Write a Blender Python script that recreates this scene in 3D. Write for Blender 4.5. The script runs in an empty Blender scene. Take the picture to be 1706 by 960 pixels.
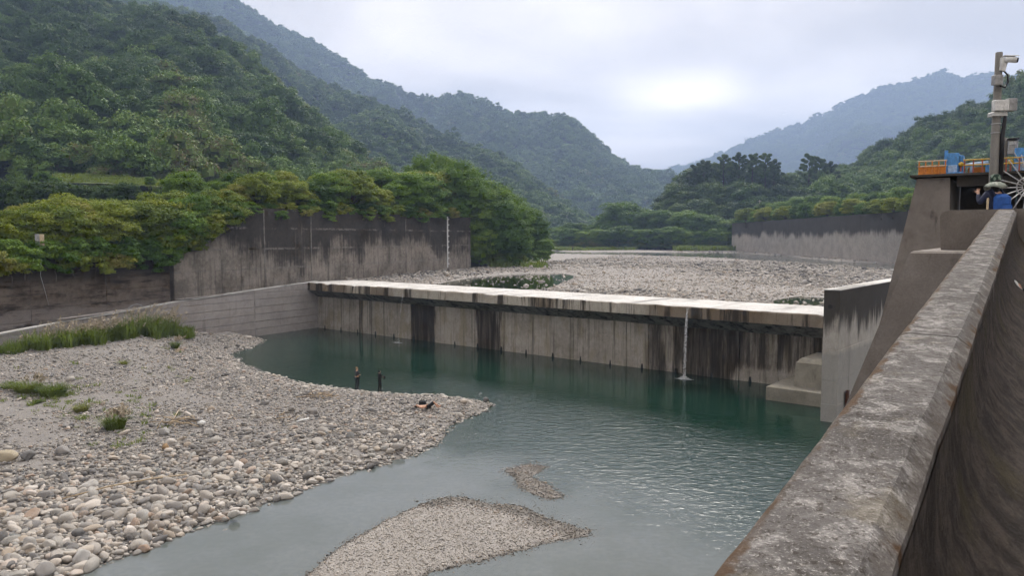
import bpy, math, random
import numpy as np
from mathutils import Vector, Matrix, noise as mnoise

# ------------------------------------------------------------------ camera, sky, sun, exposure
S = bpy.context.scene
COL = S.collection
CAMZ = 12.0
PITCH = math.radians(3.84)
FPX = 1250.0                       # focal length in photograph pixels (1706 wide)
cd = bpy.data.cameras.new('camera'); cam = bpy.data.objects.new('camera', cd); COL.objects.link(cam)
cam.location = (0, 0, CAMZ); cam.rotation_euler = (math.pi/2 - PITCH, 0, 0)
cd.sensor_width = 36; cd.lens = 36*FPX/1706; cd.clip_start = 0.05; cd.clip_end = 12000
S.camera = cam

SUN_EL, SUN_AZ = math.radians(46), math.radians(12)      # azimuth clockwise from +Y
SUN_DIR = Vector((math.sin(SUN_AZ)*math.cos(SUN_EL), math.cos(SUN_AZ)*math.cos(SUN_EL), math.sin(SUN_EL)))
W = bpy.data.worlds.new('World'); S.world = W; W.use_nodes = True

def build_world():
    nt = W.node_tree; nd = nt.nodes; nd.clear(); L = nt.links.new
    out = nd.new('ShaderNodeOutputWorld'); bg = nd.new('ShaderNodeBackground'); L(bg.outputs[0], out.inputs[0])
    sky = nd.new('ShaderNodeTexSky'); sky.sky_type = 'NISHITA'; sky.sun_disc = False
    sky.sun_elevation = SUN_EL; sky.sun_rotation = SUN_AZ; sky.air_density = 1.0; sky.dust_density = 2.0
    tc = nd.new('ShaderNodeTexCoord')
    nrm = nd.new('ShaderNodeVectorMath'); nrm.operation = 'NORMALIZE'; L(tc.outputs['Generated'], nrm.inputs[0])
    sep = nd.new('ShaderNodeSeparateXYZ'); L(nrm.outputs[0], sep.inputs[0])
    def m(op, a, b=None, c=None, clamp=False):
        n = nd.new('ShaderNodeMath'); n.operation = op; n.use_clamp = clamp
        for i, v in enumerate((a, b, c)):
            if v is None: continue
            if isinstance(v, (int, float)): n.inputs[i].default_value = v
            else: L(v, n.inputs[i])
        return n.outputs[0]
    # cloud deck: project the direction on a flat layer
    zz = m('ADD', m('ABSOLUTE', sep.outputs[2]), 0.16)
    cx = m('DIVIDE', sep.outputs[0], zz); cy = m('DIVIDE', sep.outputs[1], zz)
    cmb = nd.new('ShaderNodeCombineXYZ'); L(cx, cmb.inputs[0]); L(cy, cmb.inputs[1])
    n1 = nd.new('ShaderNodeTexNoise'); n1.inputs['Scale'].default_value = 0.8; n1.inputs['Detail'].default_value = 6
    n1.inputs['Roughness'].default_value = 0.5; n1.inputs['Distortion'].default_value = 0.3; L(cmb.outputs[0], n1.inputs['Vector'])
    dens = m('SMOOTH_MIN', n1.outputs[0], 1.0, 0.0)
    mr = nd.new('ShaderNodeMapRange'); mr.interpolation_type = 'SMOOTHSTEP'
    mr.inputs['From Min'].default_value = 0.33; mr.inputs['From Max'].default_value = 0.68
    mr.inputs['To Min'].default_value = 0.31; mr.inputs['To Max'].default_value = 0.60; L(dens, mr.inputs['Value'])
    # thinner cloud low in the sky towards the sun lets the light through
    az, el = math.radians(12.5), math.radians(10.4)
    gd = (math.sin(az)*math.cos(el), math.cos(az)*math.cos(el), math.sin(el))
    dv = nd.new('ShaderNodeVectorMath'); dv.operation = 'SUBTRACT'; L(nrm.outputs[0], dv.inputs[0]); dv.inputs[1].default_value = gd
    sc = nd.new('ShaderNodeVectorMath'); sc.operation = 'MULTIPLY'; L(dv.outputs[0], sc.inputs[0]); sc.inputs[1].default_value = (1, 1, 2.6)
    ln = nd.new('ShaderNodeVectorMath'); ln.operation = 'LENGTH'; L(sc.outputs[0], ln.inputs[0])
    d2 = m('MULTIPLY', ln.outputs['Value'], ln.outputs['Value'])
    wob = m('MULTIPLY_ADD', n1.outputs[0], 1.6, 0.2)
    g1 = m('MULTIPLY', m('EXPONENT', m('DIVIDE', d2, -0.0055)), 0.36)
    g2 = m('MULTIPLY', m('EXPONENT', m('DIVIDE', d2, -0.05)), 0.12)
    glow = m('MULTIPLY', m('ADD', g1, g2), wob)
    lum = m('ADD', mr.outputs[0], glow)
    tint = nd.new('ShaderNodeMix'); tint.data_type = 'RGBA'; tint.blend_type = 'MIX'
    L(m('MULTIPLY', m('SUBTRACT', lum, 0.42), 2.0, clamp=True), tint.inputs[0])
    tint.inputs[6].default_value = (1.06, 0.980, 0.93, 1); tint.inputs[7].default_value = (1.10, 0.995, 0.92, 1)
    vm = nd.new('ShaderNodeVectorMath'); vm.operation = 'SCALE'; L(tint.outputs[2], vm.inputs[0]); L(lum, vm.inputs['Scale'])
    sk = nd.new('ShaderNodeVectorMath'); sk.operation = 'SCALE'; L(sky.outputs[0], sk.inputs[0]); sk.inputs['Scale'].default_value = 0.07
    mx = nd.new('ShaderNodeMix'); mx.data_type = 'RGBA'; mx.inputs[0].default_value = 0.93
    L(sk.outputs[0], mx.inputs[6]); L(vm.outputs[0], mx.inputs[7])
    L(mx.outputs[2], bg.inputs[0]); bg.inputs[1].default_value = 1.0
build_world()

sd_ = bpy.data.lights.new('sun', 'SUN'); sun = bpy.data.objects.new('sun', sd_); COL.objects.link(sun)
sd_.energy = 2.2; sd_.angle = math.radians(26); sd_.color = (1.0, 0.95, 0.88)
sun.rotation_euler = (-SUN_DIR).to_track_quat('-Z', 'Y').to_euler(); sun.location = (0, 0, 60)

S.view_settings.view_transform = 'Standard'; S.view_settings.look = 'None'
S.view_settings.gamma = 1; S.view_settings.exposure = 1.30; S.view_settings.use_curve_mapping = False
S.render.engine = 'CYCLES'
cy = S.cycles
cy.use_denoising = True; cy.max_bounces = 4; cy.diffuse_bounces = 2; cy.glossy_bounces = 2; cy.transmission_bounces = 2
cy.use_adaptive_sampling = True; cy.adaptive_threshold = 0.035; cy.adaptive_min_samples = 12
cy.volume_bounces = 0; cy.transparent_max_bounces = 6; cy.caustics_reflective = False; cy.caustics_refractive = False
cy.sample_clamp_indirect = 4.0

# ------------------------------------------------------------------ helpers
rng = np.random.default_rng(7)
random.seed(7)
_cp, _sp = math.cos(PITCH), math.sin(PITCH)

def ray(px, py):
    a = (px-853)/FPX; b = (py-480)/FPX
    return (a, _cp - b*_sp, -_sp - b*_cp)
def at(px, py, Y):                  # surveyed point at distance Y north of the camera
    r = ray(px, py); t = Y/r[1]
    return Vector((r[0]*t, Y, CAMZ + r[2]*t))
def on(px, py, z):                  # surveyed point at height z
    r = ray(px, py); t = (z-CAMZ)/r[2]
    return Vector((r[0]*t, r[1]*t, z))
def project(p):
    d = np.asarray(p, float) - np.array([0, 0, CAMZ])
    zc = d[..., 1]*_cp - d[..., 2]*_sp; yc = d[..., 1]*_sp + d[..., 2]*_cp
    return 853+FPX*d[..., 0]/zc, 480-FPX*yc/zc, zc

def tag(o, label=None, cat=None, group=None, kind=None):
    if label: o['label'] = label
    if cat: o['category'] = cat
    if group: o['group'] = group
    if kind: o['kind'] = kind
    return o
def empty(name, loc=(0, 0, 0), rz=0.0):
    o = bpy.data.objects.new(name, None); COL.objects.link(o); o.location = loc; o.rotation_euler = (0, 0, rz)
    o.empty_display_size = 0.2
    return o
def link(name, me, parent=None, loc=None):
    o = bpy.data.objects.new(name, me); COL.objects.link(o)
    if parent: o.parent = parent
    if loc is not None: o.location = loc
    return o
_ords = ['first', 'second', 'third', 'fourth', 'fifth', 'sixth', 'seventh', 'eighth', 'ninth', 'tenth', 'eleventh', 'twelfth',
         'thirteenth', 'fourteenth', 'fifteenth', 'sixteenth', 'seventeenth', 'eighteenth', 'nineteenth', 'twentieth']
def ordn(i):
    if i < 20: return _ords[i]
    return 'twenty-' + _ords[i-20] if i < 29 else ('thirtieth' if i == 29 else 'thirty-' + _ords[i-30])

class MB:
    def __init__(s): s.v = []; s.f = []; s.m = []; s.mi = 0
    def add(s, vs, fs):
        b = len(s.v); s.v += [tuple(v) for v in vs]; s.f += [tuple(b+i for i in f) for f in fs]; s.m += [s.mi]*len(fs); return s
    def box(s, x0, x1, y0, y1, z0, z1, M=None):
        vs = [(x0, y0, z0), (x1, y0, z0), (x1, y1, z0), (x0, y1, z0), (x0, y0, z1), (x1, y0, z1), (x1, y1, z1), (x0, y1, z1)]
        if M is not None: vs = [M @ Vector(v) for v in vs]
        return s.add(vs, [(3, 2, 1, 0), (4, 5, 6, 7), (0, 1, 5, 4), (1, 2, 6, 5), (2, 3, 7, 6), (3, 0, 4, 7)])
    def cbox(s, x0, x1, y0, y1, z0, z1, c=0.03, M=None):      # box with chamfered upright and top edges
        pl = [(x0+c, y0), (x1-c, y0), (x1, y0+c), (x1, y1-c), (x1-c, y1), (x0+c, y1), (x0, y1-c), (x0, y0+c)]
        cx, cy_ = (x0+x1)/2, (y0+y1)/2
        ins = [(x+(c if x < cx else -c)*0.9, y+(c if y < cy_ else -c)*0.9) for x, y in pl]
        vs = [(x, y, z0) for x, y in pl] + [(x, y, z1-c) for x, y in pl] + [(x, y, z1) for x, y in ins]
        if M is not None: vs = [M @ Vector(v) for v in vs]
        fs = [tuple(range(7, -1, -1)), tuple(range(16, 24))]
        for i in range(8):
            j = (i+1) % 8; fs += [(i, j, 8+j, 8+i), (8+i, 8+j, 16+j, 16+i)]
        return s.add(vs, fs)
    def prism(s, poly, fn):                                     # poly: list of 2-D, fn(p, k) -> 3-D for k = 0, 1
        n = len(poly); vs = [fn(p, 0) for p in poly]+[fn(p, 1) for p in poly]
        fs = [tuple(range(n-1, -1, -1)), tuple(range(n, 2*n))]+[(i, (i+1) % n, n+(i+1) % n, n+i) for i in range(n)]
        return s.add(vs, fs)
    def tube(s, path, rad, n=8, cap=True):
        path = [Vector(p) for p in path]
        if isinstance(rad, (int, float)): rad = [rad]*len(path)
        vs = []; fs = []
        t0 = (path[1]-path[0]).normalized(); a = t0.orthogonal().normalized()
        for i, p in enumerate(path):
            t = (path[min(i+1, len(path)-1)]-path[max(i-1, 0)])
            t = t.normalized() if t.length > 1e-9 else t0
            a = (a - t*a.dot(t)).normalized(); b = t.cross(a)
            for k in range(n):
                an = 2*math.pi*k/n; vs.append(p+(a*math.cos(an)+b*math.sin(an))*rad[i])
        for i in range(len(path)-1):
            for k in range(n):
                k2 = (k+1) % n; fs.append((i*n+k, i*n+k2, (i+1)*n+k2, (i+1)*n+k))
        if cap: fs += [tuple(range(n-1, -1, -1)), tuple(range((len(path)-1)*n, len(path)*n))]
        return s.add(vs, fs)
    def lathe(s, prof, n=16, M=None):                          # prof: (r, z)
        vs = []; fs = []
        for r, z in prof:
            for k in range(n):
                an = 2*math.pi*k/n; v = Vector((r*math.cos(an), r*math.sin(an), z)); vs.append(M @ v if M is not None else v)
        for i in range(len(prof)-1):
            for k in range(n):
                k2 = (k+1) % n; fs.append((i*n+k, i*n+k2, (i+1)*n+k2, (i+1)*n+k))
        fs += [tuple(range(n-1, -1, -1)), tuple(range((len(prof)-1)*n, len(prof)*n))]
        return s.add(vs, fs)
    def sphere(s, c, r, n=12, m=8):
        c = Vector(c); r = Vector(r) if hasattr(r, '__len__') else Vector((r, r, r))
        prof = [(math.sin(math.pi*i/m), -math.cos(math.pi*i/m)) for i in range(m+1)]
        prof[0] = (0.02, -1); prof[-1] = (0.02, 1)
        return s.lathe(prof, n, Matrix.Translation(c) @ Matrix.Diagonal((r.x, r.y, r.z, 1)))
    def mesh(s, name, mats, smooth=False):
        me = bpy.data.meshes.new(name); me.from_pydata(s.v, [], s.f)
        for m_ in (mats if isinstance(mats, (list, tuple)) else [mats]): me.materials.append(m_)
        me.polygons.foreach_set('material_index', s.m)
        if smooth: me.polygons.foreach_set('use_smooth', [True]*len(s.f))
        me.update(); return me
    def build(s, name, mats, parent=None, smooth=False, loc=None):
        return link(name, s.mesh(name, mats, smooth), parent, loc)

# ------------------------------------------------------------------ material helpers
class NT:
    def __init__(s, name):
        s.mat = bpy.data.materials.new(name); s.mat.use_nodes = True
        s.t = s.mat.node_tree; s.t.nodes.clear(); s.out = s.t.nodes.new('ShaderNodeOutputMaterial')
    def n(s, ty, **kw):
        nd = s.t.nodes.new('ShaderNode'+ty)
        for k, v in kw.items(): setattr(nd, k, v)
        return nd
    def put(s, sock, v):
        if v is None: return
        if isinstance(v, bpy.types.NodeSocket): s.t.links.new(v, sock)
        elif isinstance(v, (tuple, list)) and len(v) == 3 and sock.type == 'RGBA': sock.default_value = (*v, 1)
        else: sock.default_value = v
    def math(s, op, a, b=None, c=None, clamp=False):
        nd = s.n('Math', operation=op, use_clamp=clamp)
        for i, v in enumerate((a, b, c)): s.put(nd.inputs[i], v)
        return nd.outputs[0]
    def mix(s, f, a, b, blend='MIX'):
        nd = s.n('Mix', data_type='RGBA', blend_type=blend); s.put(nd.inputs[0], f); s.put(nd.inputs[6], a); s.put(nd.inputs[7], b); return nd.outputs[2]
    def scale(s, v, k):
        nd = s.n('VectorMath', operation='MULTIPLY'); s.put(nd.inputs[0], v); nd.inputs[1].default_value = k; return nd.outputs[0]
    def noise(s, v, scale, detail=4, rough=0.55, dist=0.0):
        nd = s.n('TexNoise'); s.put(nd.inputs['Vector'], v); nd.inputs['Scale'].default_value = scale
        nd.inputs['Detail'].default_value = detail; nd.inputs['Roughness'].default_value = rough; nd.inputs['Distortion'].default_value = dist
        return nd.outputs[0]
    def voro(s, v, scale, feature='F1'):
        nd = s.n('TexVoronoi', feature=feature); s.put(nd.inputs['Vector'], v); nd.inputs['Scale'].default_value = scale; return nd
    def step(s, v, a, b, lo=0.0, hi=1.0):
        nd = s.n('MapRange', interpolation_type='SMOOTHSTEP'); s.put(nd.inputs['Value'], v)
        nd.inputs['From Min'].default_value = a; nd.inputs['From Max'].default_value = b
        nd.inputs['To Min'].default_value = lo; nd.inputs['To Max'].default_value = hi; return nd.outputs[0]
    def ramp(s, f, stops, interp='LINEAR'):
        nd = s.n('ValToRGB'); s.put(nd.inputs[0], f); cr = nd.color_ramp; cr.interpolation = interp
        while len(cr.elements) < len(stops): cr.elements.new(0.5)
        for e, (p, c) in zip(cr.elements, stops): e.position = p; e.color = (*c, 1) if len(c) == 3 else c
        return nd.outputs[0]
    def gram(s, f, stops, interp='LINEAR'): return s.ramp(f, [(p, (c, c, c)) for p, c in stops], interp)
    def obj(s): return s.n('TexCoord').outputs['Object']
    def uv(s): return s.n('TexCoord').outputs['UV']
    def pos(s): return s.n('NewGeometry').outputs['Position']
    def xyz(s, v): nd = s.n('SeparateXYZ'); s.put(nd.inputs[0], v); return nd.outputs
    def bump(s, h, strength=0.4, dist=0.02, prev=None):
        nd = s.n('Bump'); nd.inputs['Strength'].default_value = strength; nd.inputs['Distance'].default_value = dist
        s.put(nd.inputs['Height'], h)
        if prev is not None: s.put(nd.inputs['Normal'], prev)
        return nd.outputs[0]
    def pbr(s, col, rough=0.85, bump=None, metal=0.0, spec=0.3, **kw):
        b = s.n('BsdfPrincipled'); s.put(b.inputs['Base Color'], col); s.put(b.inputs['Roughness'], rough)
        s.put(b.inputs['Metallic'], metal); s.put(b.inputs['Specular IOR Level'], spec)
        if bump is not None: s.put(b.inputs['Normal'], bump)
        for k, v in kw.items(): s.put(b.inputs[k], v)
        s.t.links.new(b.outputs[0], s.out.inputs[0]); return s.mat

def simple(name, col, rough=0.6, metal=0.0, var=0.25, scale=8.0, dirt=None):
    m = NT(name); p = m.obj(); n1 = m.noise(p, scale, 5)
    c = m.mix(m.step(n1, 0.3, 0.75), tuple(x*(1-var) for x in col), tuple(min(1, x*(1+var*0.6)) for x in col))
    if dirt: c = m.mix(m.step(m.noise(m.scale(p, (1, 1, 0.25)), scale*1.7, 6, 0.65), 0.52, 0.75), c, dirt)
    return m.pbr(c, rough, m.bump(m.noise(p, scale*6, 3), 0.15, 0.005), metal)

def concrete(name, light, dark, stain=None, streak=(1.6, 0.10), stain_amt=0.5, lifts=0.0, fine=14.0, extra=None, bump=0.35):
    """weathered concrete: blotches, runoff streaks hanging down the face, pores"""
    m = NT(name); p = m.obj(); stain = stain or tuple(x*0.25 for x in dark)
    big = m.noise(p, 0.35, 6, 0.6); mid = m.noise(p, 2.2, 6, 0.62); fin = m.noise(p, fine, 4, 0.6)
    c = m.mix(m.step(m.math('ADD', m.math('MULTIPLY', big, 0.6), m.math('MULTIPLY', mid, 0.4)), 0.36, 0.62), dark, light)
    st = m.noise(m.scale(p, (streak[0], streak[0], streak[1])), 1.0, 6, 0.66)
    st2 = m.noise(m.scale(p, (streak[0]*3.1, streak[0]*3.1, streak[1]*1.6)), 1.0, 4, 0.6)
    k = m.math('ADD', m.math('MULTIPLY', st, 0.65), m.math('MULTIPLY', st2, 0.35))
    k = m.step(k, 0.62-0.25*stain_amt, 0.80-0.25*stain_amt)
    if extra: c, k = extra(m, p, c, k, big, mid)
    c = m.mix(k, c, stain)
    c = m.mix(m.step(fin, 0.35, 0.75, 0.0, 0.45), m.mix(0.35, c, (0, 0, 0)), c)
    h = m.math('ADD', m.math('MULTIPLY', mid, 0.6), m.math('MULTIPLY', fin, 0.4))
    return m.pbr(c, 0.92, m.bump(h, bump, 0.03), spec=0.2)

# ------------------------------------------------------------------ small math
def vnoise(x, y, sc, seed=0.0, oct_=4):
    return mnoise.fractal(Vector((x*sc+seed, y*sc-seed*1.7, seed*0.37)), 1.0, 2.0, oct_)
def sdist(pts, poly):
    """signed distance to a polygon: positive inside"""
    P = np.asarray(pts, float)[:, :2]; V = np.asarray(poly, float)[:, :2]; n = len(V)
    d = np.full(len(P), 1e18); ins = np.zeros(len(P), bool)
    for i in range(n):
        a = V[i]; b = V[(i+1) % n]; e = b-a; w = P-a
        t = np.clip((w@e)/max(e@e, 1e-12), 0, 1); q = w-t[:, None]*e
        d = np.minimum(d, (q*q).sum(1))
        c = (a[1] > P[:, 1]) != (b[1] > P[:, 1])
        with np.errstate(divide='ignore', invalid='ignore'):
            xi = (b[0]-a[0])*(P[:, 1]-a[1])/(b[1]-a[1])+a[0]
        ins ^= c & (P[:, 0] < xi)
    d = np.sqrt(d); return np.where(ins, d, -d)
def np_noise(P, sc, seed=0.0, oct_=3):
    return np.array([vnoise(x, y, sc, seed, oct_) for x, y in np.asarray(P)[:, :2]])

# ------------------------------------------------------------------ scatter of uncountable pieces (stones, forest) on real points
def protos(name, meshes):
    c = bpy.data.collections.new(name)
    for i, me in enumerate(meshes):
        o = bpy.data.objects.new('%s_%02d' % (name, i), me); c.objects.link(o)
    return c
def scatter(name, P, R, SC, IDX, T, coll, parent=None):
    me = bpy.data.meshes.new(name); n = len(P); me.vertices.add(n)
    me.vertices.foreach_set('co', np.asarray(P, np.float32).ravel())
    def attr(nm, ty, arr, key):
        a = me.attributes.new(nm, ty, 'POINT'); a.data.foreach_set(key, np.ascontiguousarray(arr).ravel())
    attr('rot', 'FLOAT_VECTOR', np.asarray(R, np.float32), 'vector'); attr('scl', 'FLOAT_VECTOR', np.asarray(SC, np.float32), 'vector')
    attr('pick', 'INT', np.asarray(IDX, np.int32), 'value'); attr('tint', 'FLOAT', np.asarray(T, np.float32), 'value')
    o = link(name, me, parent)
    g = bpy.data.node_groups.new(name+'_scatter', 'GeometryNodeTree')
    g.interface.new_socket('Geometry', in_out='INPUT', socket_type='NodeSocketGeometry')
    g.interface.new_socket('Geometry', in_out='OUTPUT', socket_type='NodeSocketGeometry')
    N = g.nodes.new; gi = N('NodeGroupInput'); go = N('NodeGroupOutput'); ip = N('GeometryNodeInstanceOnPoints'); ci = N('GeometryNodeCollectionInfo')
    ci.inputs['Collection'].default_value = coll; ci.inputs['Separate Children'].default_value = True; ci.inputs['Reset Children'].default_value = True
    ip.inputs['Pick Instance'].default_value = True
    def na(nm, ty):
        a = N('GeometryNodeInputNamedAttribute'); a.data_type = ty; a.inputs['Name'].default_value = nm; return a.outputs['Attribute']
    er = N('FunctionNodeEulerToRotation'); L = g.links.new
    L(na('rot', 'FLOAT_VECTOR'), er.inputs[0]); L(er.outputs[0], ip.inputs['Rotation'])
    L(na('scl', 'FLOAT_VECTOR'), ip.inputs['Scale']); L(na('pick', 'INT'), ip.inputs['Instance Index'])
    L(gi.outputs[0], ip.inputs['Points']); L(ci.outputs[0], ip.inputs['Instance']); L(ip.outputs[0], go.inputs[0])
    md = o.modifiers.new('scatter', 'NODES'); md.node_group = g
    return o
# ------------------------------------------------------------------ survey of the weir and walls
TH_W = math.radians(39.6)
WT = Vector((math.cos(TH_W), -math.sin(TH_W), 0))          # along the weir, left bank to pier
WU = Vector((math.sin(TH_W), math.cos(TH_W), 0))           # upstream
W0 = Vector((-25.9, 99.6, 0))                              # foot of the face at the left bank
WLEN = 64.0
M_WEIR = Matrix(((WT.x, WU.x, 0, W0.x), (WT.y, WU.y, 0, W0.y), (0, 0, 1, 0), (0, 0, 0, 1)))
CREST = 6.15
def weir_ab(P):
    d = np.asarray(P, float)[:, :2]-np.array([W0.x, W0.y])
    return d@np.array([WT.x, WT.y]), d@np.array([WU.x, WU.y])

# ------------------------------------------------------------------ stone meshes and materials
def stone_mat(name, src):
    m = NT(name); p = m.obj()
    if src == 'inst':
        a = m.n('Attribute', attribute_type='INSTANCER', attribute_name='tint'); t = a.outputs['Fac']
    else: t = m.n('ObjectInfo').outputs['Random']
    c = m.ramp(t, [(0.0, (0.075, 0.072, 0.072)), (0.10, (0.153, 0.145, 0.138)), (0.26, (0.246, 0.228, 0.207)), (0.42, (0.321, 0.293, 0.259)), (0.55, (0.256, 0.247, 0.227)),
                   (0.68, (0.416, 0.381, 0.340)), (0.80, (0.323, 0.266, 0.205)), (0.88, (0.518, 0.478, 0.435)), (0.94, (0.284, 0.204, 0.149)), (1.0, (0.143, 0.155, 0.152))])
    n1 = m.noise(p, 1.6, 5, 0.6); n2 = m.noise(p, 7, 4, 0.65)
    c = m.mix(m.step(n1, 0.35, 0.7, 0.0, 0.45), c, m.mix(0.5, c, (0.42, 0.40, 0.37)))
    c = m.mix(m.step(n2, 0.5, 0.8, 0.0, 0.4), c, m.mix(0.6, c, (0.06, 0.055, 0.05)))
    wz = m.step(m.xyz(m.pos())[2], 0.075, 0.02)
    c = m.mix(m.math('MULTIPLY', wz, 0.72), c, m.mix(0.85, c, (0.02, 0.018, 0.014)))
    return m.pbr(c, m.math('SUBTRACT', 0.85, m.math('MULTIPLY', wz, 0.45)), m.bump(n2, 0.35, 0.06), spec=0.3)
M_STONE_I = stone_mat('river_stone_scatter', 'inst'); M_STONE_O = stone_mat('river_stone', 'obj')

def stone_mesh(name, seed, sub, mat, flat=0.6):
    import bmesh
    bm = bmesh.new(); bmesh.ops.create_icosphere(bm, subdivisions=sub, radius=0.5)
    r = random.Random(seed); ax = (1.0, r.uniform(0.62, 0.9), r.uniform(0.45, 0.72)*flat/0.6)
    planes = [(Vector((r.gauss(0, 1), r.gauss(0, 1), r.gauss(0, 1))).normalized(), r.uniform(0.27, 0.45)) for _ in range(9)]
    for v in bm.verts:
        for n_, d_ in planes:                                  # worn facets
            k = v.co.dot(n_)-d_
            if k > 0: v.co -= n_*k*0.88
        q = v.co.copy(); v.co *= 1+0.10*mnoise.noise(q*2.6+Vector((seed*3.1, 0, 0)))
        v.co = Vector((v.co.x*ax[0], v.co.y*ax[1], v.co.z*ax[2]))
    me = bpy.data.meshes.new(name); bm.to_mesh(me); bm.free(); me.materials.append(mat)
    me.polygons.foreach_set('use_smooth', [True]*len(me.polygons)); return me
STONES_I = protos('stone_kinds', [stone_mesh('stone_kind', 11+i, 2, M_STONE_I) for i in range(8)])
STONES_LO = protos('pebble_kinds', [stone_mesh('pebble_kind', 31+i, 1, M_STONE_I) for i in range(6)])
STONES_O = [stone_mesh('stone', 51+i, 3, M_STONE_O) for i in range(9)]

def gravel_mat(name, a, b, dark, sc=4.0, sand=True):
    m = NT(name); p = m.pos()
    v = m.voro(p, sc); v2 = m.voro(p, sc*2.6)
    n1 = m.noise(p, 0.12, 5, 0.6); n2 = m.noise(p, 1.1, 5)
    c = m.mix(v.outputs['Color'], a, b)
    c = m.mix(0.5, c, m.mix(v2.outputs['Color'], dark, b))
    sandc = m.mix(n2, tuple(x*0.72 for x in a), tuple(x*0.98 for x in b))
    c = m.mix(m.step(n1, 0.40, 0.60, 0.25, 0.85), c, sandc)
    h = m.math('SUBTRACT', 1.0, v.outputs['Distance'])
    wz = m.step(m.math('ADD', m.xyz(p)[2], m.math('MULTIPLY', m.math('SUBTRACT', n2, 0.5), 0.05)), 0.045, 0.0)
    c = m.mix(m.math('MULTIPLY', wz, 0.7), c, (0.075, 0.066, 0.053))
    return m.pbr(c, 0.92, m.bump(m.math('ADD', h, m.math('MULTIPLY', n2, 0.5)), 0.6, 0.08), spec=0.2)
M_BAR = gravel_mat('bar_sand_and_gravel', (0.150, 0.139, 0.129), (0.265, 0.246, 0.229), (0.10, 0.095, 0.09), 5)
M_ISLE = gravel_mat('island_shingle', (0.24, 0.222, 0.205), (0.38, 0.353, 0.326), (0.13, 0.12, 0.105), 14)
M_UP = gravel_mat('upstream_gravel', (0.21, 0.194, 0.18), (0.355, 0.33, 0.306), (0.09, 0.083, 0.076), 1.5)
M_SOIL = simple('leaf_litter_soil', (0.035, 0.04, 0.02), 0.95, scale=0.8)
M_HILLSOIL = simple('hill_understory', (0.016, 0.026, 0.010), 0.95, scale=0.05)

def grid_mesh(name, X, Y, Zf, keep=None, mat=None, smooth=True):
    """X, Y: 2-D arrays"""
    nr, nc = X.shape; P = np.stack([X.ravel(), Y.ravel()], 1); Zv = Zf(P)
    V = np.concatenate([P, Zv[:, None]], 1); ok = np.ones(len(P), bool) if keep is None else keep(P)
    idx = np.arange(nr*nc).reshape(nr, nc)
    q = np.stack([idx[:-1, :-1], idx[:-1, 1:], idx[1:, 1:], idx[1:, :-1]], -1).reshape(-1, 4)
    q = q[ok[q].all(1)]
    me = bpy.data.meshes.new(name); me.from_pydata(V.tolist(), [], q.tolist())
    if mat: me.materials.append(mat)
    if smooth: me.polygons.foreach_set('use_smooth', [True]*len(me.polygons))
    me.update(); return me

# ------------------------------------------------------------------ ground to the horizon
m_ = MB(); m_.lathe([(0.1, -5.2), (7500, -5.2)], 64)
g_ = m_.build('ground', M_HILLSOIL); tag(g_, 'wide dark ground sheet under the valley', 'ground', kind='structure')

# ------------------------------------------------------------------ lower gravel bar, island, islet
def poly0(pp, z=0.0): return np.array([on(x, y, z)[:2] for x, y in pp])
BAR = np.concatenate([poly0([(440, 566), (424, 577), (385, 590), (400, 603), (440, 622), (500, 638), (560, 648), (640, 659), (700, 661), (770, 664),
        (830, 675), (790, 694), (747, 712), (728, 735), (690, 757), (640, 772), (590, 787), (520, 807), (455, 832), (400, 852), (330, 877), (250, 907), (150, 942), (90, 965)]),
        np.array([(-22, 18.), (-45, 10.), (-75, 20.), (-75, 62.), (-49, 62.), (-37.5, 84.), (-33, 92.5)])])
WALLLINE = np.array([(-25.9, 99.8), (-31.2, 90.6), (-36.2, 81.0), (-41.5, 68.5), (-47.5, 52.0), (-56, 30.0)])
def dist_line(P, Ln):
    d = np.full(len(P), 1e9)
    for a, b in zip(Ln[:-1], Ln[1:]):
        e = b-a; w = P[:, :2]-a; t = np.clip((w@e)/(e@e), 0, 1); q = w-t[:, None]*e; d = np.minimum(d, np.sqrt((q*q).sum(1)))
    return d
def sm(x, a, b):
    t = np.clip((x-a)/(b-a), 0, 1); return t*t*(3-2*t)
def bar_z(P):
    P = np.asarray(P, float); s = sdist(P, BAR); n = np_noise(P, 0.16, 3.0); n2 = np_noise(P, 0.7, 9.0, 2)
    s = s+0.55*n+0.25*n2
    z = np.where(s > 0, 0.62*(1-np.exp(-s/1.9)), 0.24*s)
    z = np.maximum(z, -1.4)
    w = dist_line(P, WALLLINE)
    z = z+sm(s, 1.0, 9.0)*(2.0*sm(-w, -17, -1.5)+0.35*sm(P[:, 0], -14, -36)*0)
    z += sm(s, 2.0, 14.0)*0.30+0.10*n*sm(s, 0, 2)+0.05*n2*sm(s, 0, 1)
    return z
gx, gy = np.meshgrid(np.arange(-62, 1.6, 0.5), np.arange(14, 97.1, 0.5))
bar = link('gravel_bar', grid_mesh('gravel_bar', gx, gy, bar_z, lambda P: sdist(P, BAR) > -3.5, M_BAR))
tag(bar, 'long pale bar of river stones and sand on the left below the weir', 'gravel bar', kind='structure')

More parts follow.
